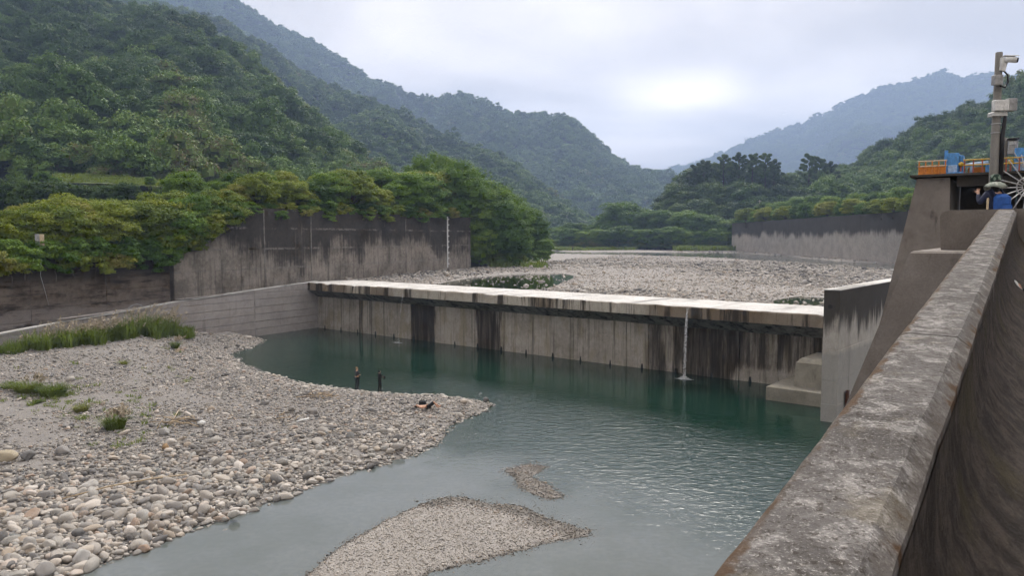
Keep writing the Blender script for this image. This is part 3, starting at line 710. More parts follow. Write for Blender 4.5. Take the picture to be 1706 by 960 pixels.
M_TRAIN = concrete('training_wall_concrete', (0.54, 0.495, 0.465), (0.41, 0.375, 0.35), (0.20, 0.18, 0.165), (1.2, 0.12), 0.25)
tw = empty('training_wall'); tag(tw, 'grey concrete wing wall sloping down from the weir along the left shore', 'wall')
TOPZ = [6.15, 5.60, 5.02, 4.15, 3.0, 1.6]
for i in range(len(WALLLINE)-1):
    A = WALLLINE[i]; B = WALLLINE[i+1]; n_ = 1 if i < 3 else 2
    for k in range(n_):
        a = A+(B-A)*k/n_; b = A+(B-A)*(k+1)/n_; z0 = TOPZ[i]+(TOPZ[i+1]-TOPZ[i])*k/n_; z1 = TOPZ[i]+(TOPZ[i+1]-TOPZ[i])*(k+1)/n_
        panel_wall(tw, b, a, z1, z0, [-2.5, 0.9, 1.8, 2.7, 3.6, 4.5, 5.3, 7], M_TRAIN, 0.55, 0.022, side=1)
        d = Vector(a-b).normalized(); nn = Vector((d.y, -d.x))
        mb = MB(); p0 = Vector(b)+nn*0.07; p1 = Vector(a)+nn*0.07; q0 = Vector(b)-nn*0.6; q1 = Vector(a)-nn*0.6
        vs = [(p0.x, p0.y, z1-.004), (p1.x, p1.y, z0-.004), (q1.x, q1.y, z0-.004), (q0.x, q0.y, z1-.004), (p0.x, p0.y, z1+.1), (p1.x, p1.y, z0+.1), (q1.x, q1.y, z0+.1), (q0.x, q0.y, z1+.1)]
        mb.add(vs, [(3, 2, 1, 0), (4, 5, 6, 7), (0, 1, 5, 4), (1, 2, 6, 5), (2, 3, 7, 6), (3, 0, 4, 7)]); mb.build('coping', M_WTOP, tw)

def band_extra(dark_from, soft, amt=0.9, streaks=5.0, lines=None):
    def f(m, p, c, k, big, mid):
        x, y, z = m.xyz(p); st = m.noise(m.scale(p, (1.1, 2.2, 0.10)), 1.0, 7, 0.75); bl = m.noise(p, 0.16, 4)
        h = m.math('ADD', m.math('ADD', z, m.math('MULTIPLY', m.math('SUBTRACT', st, 0.5), streaks)), m.math('MULTIPLY', m.math('SUBTRACT', bl, 0.5), streaks*1.7))
        kk = m.math('MULTIPLY', m.step(h, dark_from, dark_from+soft), amt)
        if lines:                                               # pale lime lines along the pour joints
            for zl in lines:
                ln_ = m.step(m.math('ABSOLUTE', m.math('SUBTRACT', z, zl)), 0.20, 0.06)
                ln_ = m.math('MULTIPLY', ln_, m.math('MULTIPLY', m.step(m.noise(m.scale(p, (.35, .35, .5)), 1.0, 4), 0.40, 0.58, 0, 0.95), m.step(m.noise(p, 3.0, 4), 0.38, 0.58)))
                kk = m.math('MULTIPLY', kk, m.math('SUBTRACT', 1.0, m.math('MULTIPLY', ln_, 0.85)))
                c = m.mix(ln_, c, (0.33, 0.31, 0.28))
        return c, m.math('MAXIMUM', m.math('MULTIPLY', k, 0.55), kk)
    return f
M_TALL = concrete('left_wall_concrete', (0.44, 0.39, 0.335), (0.22, 0.193, 0.162), (0.017, 0.015, 0.013), (1.3, 0.10), 0.55, extra=band_extra(8.6, 3.4, 0.84, 8.5, (8.1, 10.6, 13.2)))
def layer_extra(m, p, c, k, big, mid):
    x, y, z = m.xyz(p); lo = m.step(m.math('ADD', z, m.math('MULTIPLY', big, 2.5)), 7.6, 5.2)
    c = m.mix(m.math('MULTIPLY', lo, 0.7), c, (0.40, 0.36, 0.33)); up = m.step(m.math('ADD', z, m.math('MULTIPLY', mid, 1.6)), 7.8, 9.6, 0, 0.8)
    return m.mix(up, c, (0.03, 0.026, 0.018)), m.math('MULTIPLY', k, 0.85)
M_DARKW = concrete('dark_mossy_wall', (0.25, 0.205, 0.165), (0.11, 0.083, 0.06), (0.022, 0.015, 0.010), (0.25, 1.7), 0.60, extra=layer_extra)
E0, E1, E2 = Vector((-38.0, 83.3)), Vector((-27.6, 102.2)), Vector((-7.9, 143.0))
M_RIB = concrete('limey_joint', (0.34, 0.32, 0.29), (0.16, 0.145, 0.13), (0.04, 0.036, 0.03), (0.5, 0.9), 0.5)
tall = empty('retaining_wall'); tag(tall, 'tall black streaked concrete wall with pale pour lines on the left bank', 'wall')
lift = [1.5, 4.4, 6.0, 8.1, 10.6, 13.2, 16.5]
def e_pt(px):
    return hit_line(px, E0, E1-E0)[0] if px < 518 else hit_line(px, E1, E2-E1)[0]
bays = [(288, 10.3), (302, 10.35), (326, 10.5), (392, 15.75), (440, 15.75), (479, 15.75), (518, 15.75), (566, 15.75), (622, 15.75), (676, 15.78), (712, 15.8), (745, 15.8), (784, 15.85)]
for (x0, z0), (x1, z1) in zip(bays[:-1], bays[1:]):
    panel_wall(tall, e_pt(x0), e_pt(x1), z0, z1, lift, M_TALL, 1.0, 0.014, side=1)
for q in (440, 518, 676):                                      # lime-stained joint ribs
    p = e_pt(q); d = (E1-E0 if q < 518 else E2-E1).normalized(); nn = Vector((d.y, -d.x)); c = p+nn*0.03
    M_ = Matrix(((d.x, nn.x, 0, c.x), (d.y, nn.y, 0, c.y), (0, 0, 1, 0), (0, 0, 0, 1)))
    mb = MB(); mb.box(-0.07, 0.07, -0.05, 0.035, 5, 15.6, M_); mb.build('joint_rib', M_RIB, tall)
darkw = empty('bank_wall'); tag(darkw, 'low dark brown mossy wall under the bushes at the far left', 'wall')
FL = [Vector(v) for v in ((-37.95, 83.1), (-41.3, 76.2), (-44.6, 69.3), (-48.0, 61.5), (-51.4, 53.2), (-56, 42), (-61, 30))]
for A, B in zip(FL[:-1], FL[1:]):
    panel_wall(darkw, B, A, 10.3, 10.3, [0.5, 3.0, 4.2, 5.4, 6.7, 8.0, 9.2, 10.4], M_DARKW, 0.8, 0.02, side=1)
M_RIGHT = concrete('right_wall_concrete', (0.66, 0.60, 0.545), (0.50, 0.455, 0.41), (0.040, 0.036, 0.033), (0.8, 0.08), 0.22, extra=band_extra(11.9, 2.0, 0.86, 3.4))
rw = empty('river_wall'); tag(rw, 'long concrete training wall across the gravel, black above and pale below', 'wall')
R0, R1 = Vector((83.6, 286.0)), Vector((82.6, 108.0)); nb = 15
for i in range(nb):
    A = R0+(R1-R0)*(i/nb); B = R0+(R1-R0)*((i+1)/nb); panel_wall(rw, A, B, 17.45+0.15*i/nb, 17.45+0.15*(i+1)/nb, [5.0, 8.3, 9.9, 11.9, 14.6, 18], M_RIGHT, 1.2, 0.03, side=1)

# ---- parapet beside the camera and the mossy ramp inside it
TP = math.radians(34.6)
def Q(s, l, h=None, z=None):
    return Vector((s*math.sin(TP)+l*math.cos(TP), s*math.cos(TP)-l*math.sin(TP), 11.033+0.082*s+(h or 0.0) if z is None else z))
def sweep(name, s0, s1, prof, mat, ds=0.06, wob=0.006, parent=None, arc0=0.0, close=False, smooth=True):
    """prof: list of (l, h or ('z', value), rough?)"""
    n = len(prof); ns = max(2, int((s1-s0)/ds)); vs = []; uv = []; arc = [arc0]
    for j in range(1, n): arc.append(arc[-1]+math.hypot(prof[j][0]-prof[j-1][0], (prof[j][1]-prof[j-1][1]) if not isinstance(prof[j][1], tuple) and not isinstance(prof[j-1][1], tuple) else 1.0))
    for i in range(ns+1):
        s = s0+(s1-s0)*i/ns
        for j, (l, h) in enumerate(prof):
            w1 = wob*(vnoise(s*1.0, l*6+j, 2.2, 1.0, 4)); w2 = wob*(vnoise(s, l*7-j, 5.0, 9.0, 3))
            p = Q(s, l+w1, z=h[1]) if isinstance(h, tuple) else Q(s, l+w1, h+w2)
            vs.append(p); uv.append((s, arc[j]))
    fs = []
    for i in range(ns):
        for j in range(n-1): fs.append((i*n+j, i*n+j+1, (i+1)*n+j+1, (i+1)*n+j))
    if close: fs += [tuple(range(n-1, -1, -1)), tuple(ns*n+j for j in range(n))]
    mb = MB(); mb.add(vs, fs); me = mb.mesh(name, mat, smooth)
    ul = me.uv_layers.new(name='UVMap'); li = np.array([lp.vertex_index for lp in me.loops])
    ul.data.foreach_set('uv', np.array(uv, np.float32)[li].ravel())
    return link(name, me, parent)
def parapet_mat():
    m = NT('lichen_parapet_concrete'); uv = m.uv(); p = m.pos(); u, v, _ = m.xyz(uv)
    big = m.noise(p, 1.7, 6, 0.6); mid = m.noise(p, 7.5, 6, 0.68, 0.5); fin = m.noise(p, 34, 6, 0.75); spk = m.noise(p, 95, 3, 0.65)
    c = m.mix(m.step(big, 0.32, 0.66), (0.070, 0.064, 0.060), (0.118, 0.110, 0.105))
    c = m.mix(m.step(mid, 0.44, 0.66, 0, 0.75), c, (0.245, 0.233, 0.222))
    c = m.mix(m.step(fin, 0.50, 0.62, 0, 0.85), c, (0.048, 0.040, 0.034))
    c = m.mix(m.step(spk, 0.56, 0.66, 0, 0.5), c, (0.30, 0.285, 0.27))
    c = m.mix(m.step(m.math('ADD', m.math('MULTIPLY', spk, 0.5), m.math('MULTIPLY', mid, 0.5)), 0.53, 0.64, 0, 0.75), c, (0.37, 0.35, 0.33))
    c = m.mix(m.step(m.noise(p, 3.1, 4), 0.58, 0.70, 0, 0.3), c, (0.20, 0.17, 0.11))
    nz = m.noise(p, 5.5, 6, 0.7)
    edge = m.math('ADD', v, m.math('MULTIPLY', m.math('SUBTRACT', nz, 0.5), 0.14))
    outer = m.math('MULTIPLY', m.step(edge, 0.008, -0.012), m.step(m.noise(p, 3.5, 4), 0.40, 0.56, 0.25, 0.85))                              # moss along the water-side arris
    inner = m.math('MULTIPLY', m.step(edge, 0.285, 0.33), m.step(m.noise(p, 2.6, 5, 0.65), 0.54, 0.62))
    drk = m.step(edge, 0.275, 0.30, 0, 0.45)
    c = m.mix(drk, c, (0.085, 0.072, 0.06))
    c = m.mix(m.math('MAXIMUM', outer, inner), c, m.mix(fin, (0.040, 0.024, 0.013), (0.105, 0.060, 0.030)))
    h = m.math('ADD', m.math('MULTIPLY', mid, 0.5), m.math('ADD', m.math('MULTIPLY', fin, 0.45), m.math('MULTIPLY', spk, 0.15)))
    return m.pbr(c, 0.95, m.bump(h, 0.9, 0.02), spec=0.15)
M_PAR = parapet_mat()
par = empty('parapet_wall', Q(8, -0.44, -0.9)); tag(par, 'wide rough lichen covered concrete parapet running from the foreground up to the platform', 'parapet')
pprof = [(-0.60, ('z', -1.5)), (-0.62, -0.35), (-0.617, -0.03), (-0.607, -0.006), (-0.585, 0.004), (-0.54, 0.008), (-0.47, 0.007), (-0.40, 0.004), (-0.318, 0.0), (-0.257, -0.058), (-0.255, -0.30), (-0.30, -1.2)]
for s0, s1 in ((-3.0, 4.9), (4.915, 11.4), (11.415, 18.92)):
    a0 = -1.0-0.32-0.03
    o = sweep('parapet_segment', s0, s1, pprof, M_PAR, 0.05, 0.006, par, a0-0.027, smooth=False); o.matrix_parent_inverse = Matrix.Translation(par.location).inverted()
def ramp_mat():
    m = NT('wet_mossy_ramp'); uv = m.uv(); p = m.pos(); u, v, _ = m.xyz(uv)
    k = m.noise(m.scale(p, (1, 1, 0.5)), 5.0, 6, 0.7, 0.3)
    big = m.noise(p, 1.4, 6, 0.62); mid = m.noise(p, 9, 6, 0.7, 0.6); fin = m.noise(p, 48, 6, 0.75); spk = m.noise(p, 110, 3, 0.65)
    c = m.mix(m.step(m.math('ADD', m.math('MULTIPLY', k, 0.5), m.math('MULTIPLY', mid, 0.5)), 0.42, 0.60), (0.020, 0.015, 0.011), (0.070, 0.055, 0.044))
    c = m.mix(m.step(big, 0.50, 0.62, 0, 0.55), c, (0.050, 0.042, 0.014))
    lowv = m.step(v, 0.35, 1.25)
    pale = m.math('MULTIPLY', m.step(m.math('ADD', m.math('MULTIPLY', spk, 0.45), m.math('MULTIPLY', fin, 0.55)), 0.53, 0.60), m.math('MULTIPLY_ADD', lowv, 0.6, 0.18))
    c = m.mix(pale, c, (0.23, 0.205, 0.18))
    c = m.mix(m.step(fin, 0.50, 0.62, 0, 0.7), c, (0.013, 0.010, 0.008))
    h = m.math('ADD', m.math('MULTIPLY', mid, 0.5), m.math('MULTIPLY', fin, 0.5))
    return m.pbr(c, 0.85, m.bump(h, 1.0, 0.03), spec=0.2)
rprof = [(-0.252, -0.10), (-0.248, -0.25), (-0.235, -0.40), (-0.20, -0.54), (-0.13, -0.67), (-0.02, -0.78), (0.13, -0.865), (0.32, -0.92), (0.55, -0.95), (0.9, -0.97), (1.5, -0.98), (2.6, -0.985), (5.0, -0.99)]
o = sweep('mossy_ramp', -6, 18.9, rprof, ramp_mat(), 0.08, 0.006); tag(o, 'dark wet mossy curved ramp inside the parapet', 'ramp', kind='structure')

# ---- stepped blocks at the end of the parapet
M_BUTT = concrete('buttress_concrete', (0.36, 0.325, 0.295), (0.25, 0.222, 0.198), (0.05, 0.042, 0.034), (1.6, 0.5), 0.32, fine=30)
M_BUTT2 = concrete('brown_block_concrete', (0.31, 0.275, 0.245), (0.205, 0.18, 0.157), (0.05, 0.042, 0.034), (2.0, 0.8), 0.32, fine=34)
mb = MB()
def abut(z, ext=0.0):
    k = (11.73-z); return [Q(17.1-0.22*k, -2.0-0.315*k, z=z), Q(17.1-0.22*k, -0.56, z=z), Q(26.0, -0.56, z=z), Q(26.0, -2.0-0.315*k, z=z)]
lv = [-2.0, 4.0, 8.0, 9.9, 11.69]; vs = sum([abut(z) for z in lv], []); top = [Q(17.16, -1.95, z=11.73), Q(17.16, -0.56, z=11.73), Q(26, -0.56, z=11.73), Q(26, -1.95, z=11.73)]; vs += top
fs = []
for i in range(len(lv)):
    for k in range(4): fs.append((i*4+k, i*4+(k+1) % 4, (i+1)*4+(k+1) % 4, (i+1)*4+k))
fs.append(tuple(len(lv)*4+k for k in range(4))); mb.add(vs, fs); o = mb.build('battered_abutment', M_BUTT)
tag(o, 'sloping grey concrete abutment with a flat top beside the parapet', 'abutment')
mb = MB(); poly = [(-1.62, 11.735), (-1.66, 12.45), (-1.62, 12.55), (-1.50, 12.60), (3.2, 12.62), (3.2, 11.4), (-0.3, 11.4), (-0.3, 11.735)]
mb.prism(poly, lambda p, k: Q(18.95+0.62*k, p[0], z=p[1])); o = mb.build('cross_wall', M_BUTT2)
tag(o, 'chest high brown concrete block wall in front of the person in the hat', 'wall')
mb = MB(); mb.prism([(-1.5, -2.0), (4.5, -2.0), (4.5, 11.6), (-1.5, 11.6)], lambda p, k: Q(19.59+11*k, p[0], z=p[1])); o = mb.build('platform', M_BUTT2)
tag(o, 'concrete platform behind the cross wall', 'platform', kind='structure')
mb = MB(); cz = [-2.0, 8.0, 14.3]
def cpier(z): k = 14.35-z; return [Q(33.2, -3.72-0.20*k, z=z), Q(33.2, -2.62+0.02*k, z=z), Q(43, -2.62+0.02*k, z=z), Q(43, -3.72-0.20*k, z=z)]
vs = sum([cpier(z) for z in cz], []); fs = [(0, 3, 2, 1), (8, 9, 10, 11)]
for i in range(2):
    for k in range(4): fs.append((i*4+k, i*4+(k+1) % 4, (i+1)*4+(k+1) % 4, (i+1)*4+k))
mb.add(vs, fs); o = mb.build('gate_pier', M_BUTT2); tag(o, 'tall tapering brown concrete gate pier under the orange railing', 'pier')
# recessed gate wall under the deck, in upright boards
gate = empty('gate_wall', Q(37.5, 1, z=2)); tag(gate, 'dark recessed panel wall in the shade under the gate deck', 'wall')
M_GATE = concrete('shaded_gate_panels', (0.10, 0.088, 0.074), (0.06, 0.052, 0.043), (0.02, 0.017, 0.014), (1.5, 0.3), 0.3)  # shade under the deck put into the panel colour
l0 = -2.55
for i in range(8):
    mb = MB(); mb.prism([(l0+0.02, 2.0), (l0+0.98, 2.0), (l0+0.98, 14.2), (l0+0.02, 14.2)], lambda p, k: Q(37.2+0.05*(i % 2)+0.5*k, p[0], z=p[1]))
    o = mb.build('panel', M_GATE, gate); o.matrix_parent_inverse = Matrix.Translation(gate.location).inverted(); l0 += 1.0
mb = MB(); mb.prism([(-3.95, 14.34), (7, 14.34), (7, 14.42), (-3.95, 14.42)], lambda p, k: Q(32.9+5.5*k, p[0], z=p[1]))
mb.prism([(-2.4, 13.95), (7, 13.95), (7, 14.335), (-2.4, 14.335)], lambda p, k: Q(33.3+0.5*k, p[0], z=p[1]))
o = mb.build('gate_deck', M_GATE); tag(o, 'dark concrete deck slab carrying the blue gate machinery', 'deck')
#PART4
# ------------------------------------------------------------------ foliage
def leaf_mat(name, stops, src='obj', light=0.35):
    m = NT(name)
    t = m.n('Attribute', attribute_type='INSTANCER', attribute_name='tint').outputs['Fac'] if src == 'inst' else m.n('ObjectInfo').outputs['Random']
    isl = m.n('NewGeometry').outputs['Random Per Island']
    p = m.obj(); cl = m.noise(p, 0.45 if src == 'obj' else 2.6, 3)
    f = m.math('ADD', m.math('MULTIPLY', t, 0.75), m.math('ADD', m.math('MULTIPLY', isl, 0.16), m.math('MULTIPLY', m.math('SUBTRACT', cl, 0.4), 0.7)), clamp=True)
    c = m.ramp(f, stops)
    c = m.mix(m.math('MULTIPLY', isl, 0.35), c, m.mix(0.5, c, (0.0, 0.0, 0.0)))
    d = m.n('BsdfPrincipled'); m.put(d.inputs['Base Color'], c); d.inputs['Roughness'].default_value = 0.65; d.inputs['Specular IOR Level'].default_value = 0.25
    tr = m.n('BsdfTranslucent'); m.put(tr.inputs[0], m.mix(0.5, c, (0.10, 0.13, 0.015)))
    mx = m.n('MixShader'); mx.inputs[0].default_value = light; m.t.links.new(d.outputs[0], mx.inputs[1]); m.t.links.new(tr.outputs[0], mx.inputs[2])
    m.t.links.new(mx.outputs[0], m.out.inputs[0]); return m.mat
G_YEL = [(0.0, (0.09, 0.1412, 0.017)), (0.3, (0.168, 0.2323, 0.0243)), (0.6, (0.2746, 0.3234, 0.0316)), (0.85, (0.3, 0.31, 0.055)), (1.0, (0.29, 0.26, 0.055))]
G_GRN = [(0.0, (0.0413, 0.099, 0.0138)), (0.35, (0.085, 0.18, 0.0229)), (0.7, (0.15, 0.2656, 0.0321)), (1.0, (0.225, 0.3374, 0.0437))]
G_DRK = [(0.0, (0.018, 0.045, 0.0135)), (0.4, (0.039, 0.0863, 0.0216)), (0.8, (0.069, 0.1313, 0.0297)), (1.0, (0.105, 0.1613, 0.0405))]
G_FOR = [(0.0, (0.0259, 0.065, 0.0145)), (0.25, (0.056, 0.1201, 0.0226)), (0.5, (0.0949, 0.1768, 0.0307)), (0.75, (0.1466, 0.2451, 0.0388)), (0.93, (0.17, 0.22, 0.055)), (1.0, (0.2, 0.17, 0.075))]
L_YEL = leaf_mat('yellow_green_leaves', G_YEL); L_GRN = leaf_mat('green_leaves', G_GRN); L_DRK = leaf_mat('dark_leaves', G_DRK)
L_FOR = leaf_mat('forest_leaves', G_FOR, 'inst', 0.15)
L_ORG = leaf_mat('orange_leaves', [(0, (0.14, 0.08, 0.02)), (1, (0.32, 0.20, 0.05))])
def bark_mat(name, col):
    m = NT(name); p = m.obj(); n1 = m.noise(m.scale(p, (6, 6, 1.2)), 1.0, 5, 0.65)
    return m.pbr(m.mix(m.step(n1, 0.35, 0.65), tuple(x*0.45 for x in col), col), 0.95, m.bump(n1, 0.6, 0.05), spec=0.1)
BARK = bark_mat('bark', (0.14, 0.12, 0.095)); BARKD = bark_mat('dark_bark', (0.07, 0.055, 0.045))

def leaf_quads(C, Nn, size, r):
    """rhombic leaves at C with normals Nn"""
    n = len(C); A = r.normal(size=(n, 3)); A -= (A*Nn).sum(1, keepdims=True)*Nn; A /= np.linalg.norm(A, axis=1, keepdims=True)+1e-9
    B = np.cross(Nn, A); s = (size*r.uniform(0.6, 1.35, n))[:, None]
    V = np.stack([C-A*s*0.62, C+B*s*0.30-A*s*0.04, C+A*s*0.62, C-B*s*0.30+A*s*0.03], 1).reshape(-1, 3)
    return V
def crown_arrays(seed, R, nclump, nleaf, size, low=-0.35, shell=0.55, flat=0.75, pos=None, core=0.62):
    r = np.random.default_rng(seed); R = np.asarray(R, float)
    cs = []; k = 0
    while len(cs) < nclump and k < 8000:
        k += 1
        d = r.normal(size=3); d /= np.linalg.norm(d)
        if d[2] < low: continue
        q = d*(shell+(0.86-shell)*r.random()**0.6)*R*r.uniform(0.82, 1.12)
        if all(np.linalg.norm((q-c)/R) > 0.16 for c in cs[-40:]): cs.append(q)
    cs = np.array(cs); cr = r.uniform(0.20, 0.40, len(cs))*R.mean()
    w = cr**2; w /= w.sum(); ids = r.choice(len(cs), nleaf, p=w)
    d = r.normal(size=(nleaf, 3)); d /= np.linalg.norm(d, axis=1, keepdims=True)
    d[:, 2] = np.where(d[:, 2] < -0.25, -d[:, 2]*0.7, d[:, 2])
    rad = cr[ids]*(0.55+0.5*r.random(nleaf)**0.45)
    C = cs[ids]+d*rad[:, None]*np.array([1, 1, flat])
    Nn = d*0.75+r.normal(size=(nleaf, 3))*0.55+np.array([0, 0, 0.55]); Nn /= np.linalg.norm(Nn, axis=1, keepdims=True)
    V = leaf_quads(C, Nn, np.full(nleaf, size), r)
    if core > 0:                                               # boxes added inside each clump to block light and deepen its shade
        a = 0.577; q = np.array([[-a, -a, -a], [a, -a, -a], [a, a, -a], [-a, a, -a], [-a, -a, a], [a, -a, a], [a, a, a], [-a, a, a]])
        fq = [(3, 2, 1, 0), (4, 5, 6, 7), (0, 1, 5, 4), (1, 2, 6, 5), (2, 3, 7, 6), (3, 0, 4, 7)]; ex = []
        for c_, r_ in zip(cs, cr):
            an = r.uniform(0, 1.5); rot = np.array([[math.cos(an), -math.sin(an), 0], [math.sin(an), math.cos(an), 0], [0, 0, 1]])
            w = (q*r.uniform(0.8, 1.1, (8, 1)))@rot.T*r_*core*np.array([1, 1, flat])+c_
            for f in fq: ex.append(w[list(f)])
        V = np.concatenate([V, np.concatenate(ex)])
    return V, cs, cr
def quads_mesh(name, V, mat):
    n = len(V)//4; me = bpy.data.meshes.new(name); me.vertices.add(len(V)); me.vertices.foreach_set('co', V.astype(np.float32).ravel())
    me.loops.add(len(V)); me.loops.foreach_set('vertex_index', np.arange(len(V), dtype=np.int32))
    me.polygons.add(n); me.polygons.foreach_set('loop_start', np.arange(0, len(V), 4, dtype=np.int32)); me.polygons.foreach_set('loop_total', np.full(n, 4, np.int32))
    me.materials.append(mat); me.update(); me.validate(); return me

class TreeKind:
    """a tree of height 1 unit = given height; origin at the foot"""
    def __init__(s, seed, H, R, mat, bark, nclump=34, nleaf=4200, leaf=0.30, crown_z=None, low=-0.35, shell=0.5, lean=0.3, flat=0.75, trunk_r=0.16, name='tree'):
        R = np.array(R, float); cz = H-R[2]*0.98 if crown_z is None else crown_z
        V, cs, cr = crown_arrays(seed, R, nclump, nleaf, leaf, low, shell, flat); V = V+np.array([0, 0, cz]); cs = cs+np.array([0, 0, cz])
        s.crown = quads_mesh('crown', V, mat)
        r = random.Random(seed); mb = MB(); fork = Vector((r.uniform(-lean, lean), r.uniform(-lean, lean), max(0.8, cz-R[2]*0.55)))
        mb.tube([(0, 0, -0.8), (0.02, 0.01, 0), fork*0.5+Vector((r.uniform(-.1, .1), 0, 0)), fork], [trunk_r*1.35, trunk_r*1.1, trunk_r*0.9, trunk_r*0.7], 7)
        for c in cs[:min(len(cs), 16)]:
            c = Vector(c); mid = fork.lerp(c, 0.5)+Vector((r.uniform(-.2, .2), r.uniform(-.2, .2), 0.15*(c-fork).length*0.5))
            mb.tube([fork*0.97, mid, c], [trunk_r*0.42, trunk_r*0.24, trunk_r*0.07], 5, False)
        s.trunk = mb.mesh('trunk', bark, True); s.H = H; s.name = name
    def plant(s, loc, scale, rz, label, cat='tree', group=None, name=None, sz=None):
        root = empty(name or s.name, loc, rz); root.scale = (scale, scale, sz or scale)
        tag(root, label, cat, group)
        link('trunk', s.trunk, root); link('crown', s.crown, root); return root

K_YEL = [TreeKind(200+i, 6.2, (3.2, 3.2, 3.0), L_YEL, BARK, 60, 13000, 0.20, low=-0.75, flat=0.6, name='spreading_tree') for i in range(4)]
K_GRN = [TreeKind(220+i, 8.0, (3.5, 3.5, 3.9), L_GRN, BARK, 62, 13000, 0.225, low=-0.85, name='leafy_tree') for i in range(4)]
K_BIG = [TreeKind(240+i, 17.0, (6.0, 5.6, 8.2), L_GRN, BARK, 130, 26000, 0.31, low=-0.95, shell=0.45, trunk_r=0.3, name='tall_tree') for i in range(3)]
K_DRK = [TreeKind(260+i, 10.0, (4.2, 4.2, 4.8), L_DRK, BARKD, 56, 6500, 0.40, low=-0.85, name='evergreen_tree') for i in range(3)]
K_SHR = [TreeKind(280+i, 2.6, (2.1, 2.1, 1.5), [L_GRN, L_YEL, L_GRN][i], BARK, 28, 4600, 0.18, low=-0.8, trunk_r=0.05, name='shrub') for i in range(3)]
# pines: bare trunk, flat tufted crown
def pine_kind(seed, H):
    r = np.random.default_rng(seed); Vs = []; mb = MB(); mb.tube([(0, 0, -1), (0.1, 0, H*0.5), (0.0, 0.1, H*0.97)], [0.34, 0.24, 0.06], 7)
    for k in range(17):
        z = H*(0.58+0.40*k/16); L_ = (1-((z/H-0.58)/0.47)**1.8)*3.3+0.7; an = k*2.4+r.uniform(-.4, .4)
        tip = np.array([math.cos(an)*L_, math.sin(an)*L_, z+0.5+0.15*L_]); mb.tube([(0, 0, z), tuple(tip*[.5, .5, 1]+[0, 0, -.1]), tuple(tip)], [0.10, 0.06, 0.02], 4, False)
        for q in (0.55, 1.0):
            c = np.array([tip[0]*q, tip[1]*q, z+(tip[2]-z)*q+0.2]); n = 150; d = r.normal(size=(n, 3)); d /= np.linalg.norm(d, axis=1, keepdims=True)
            C = c+d*np.array([1.0, 1.0, 0.42])*r.random(n)[:, None]**0.4; Nn = d+np.array([0, 0, .6]); Nn /= np.linalg.norm(Nn, axis=1, keepdims=True); Vs.append(leaf_quads(C, Nn, np.full(n, 0.55), r))
    k = TreeKind.__new__(TreeKind); k.crown = quads_mesh('crown', np.concatenate(Vs), L_DRK); k.trunk = mb.mesh('trunk', BARKD, True); k.H = H; k.name = 'pine_tree'; return k
K_PIN = [pine_kind(300+i, 16.0) for i in range(2)]

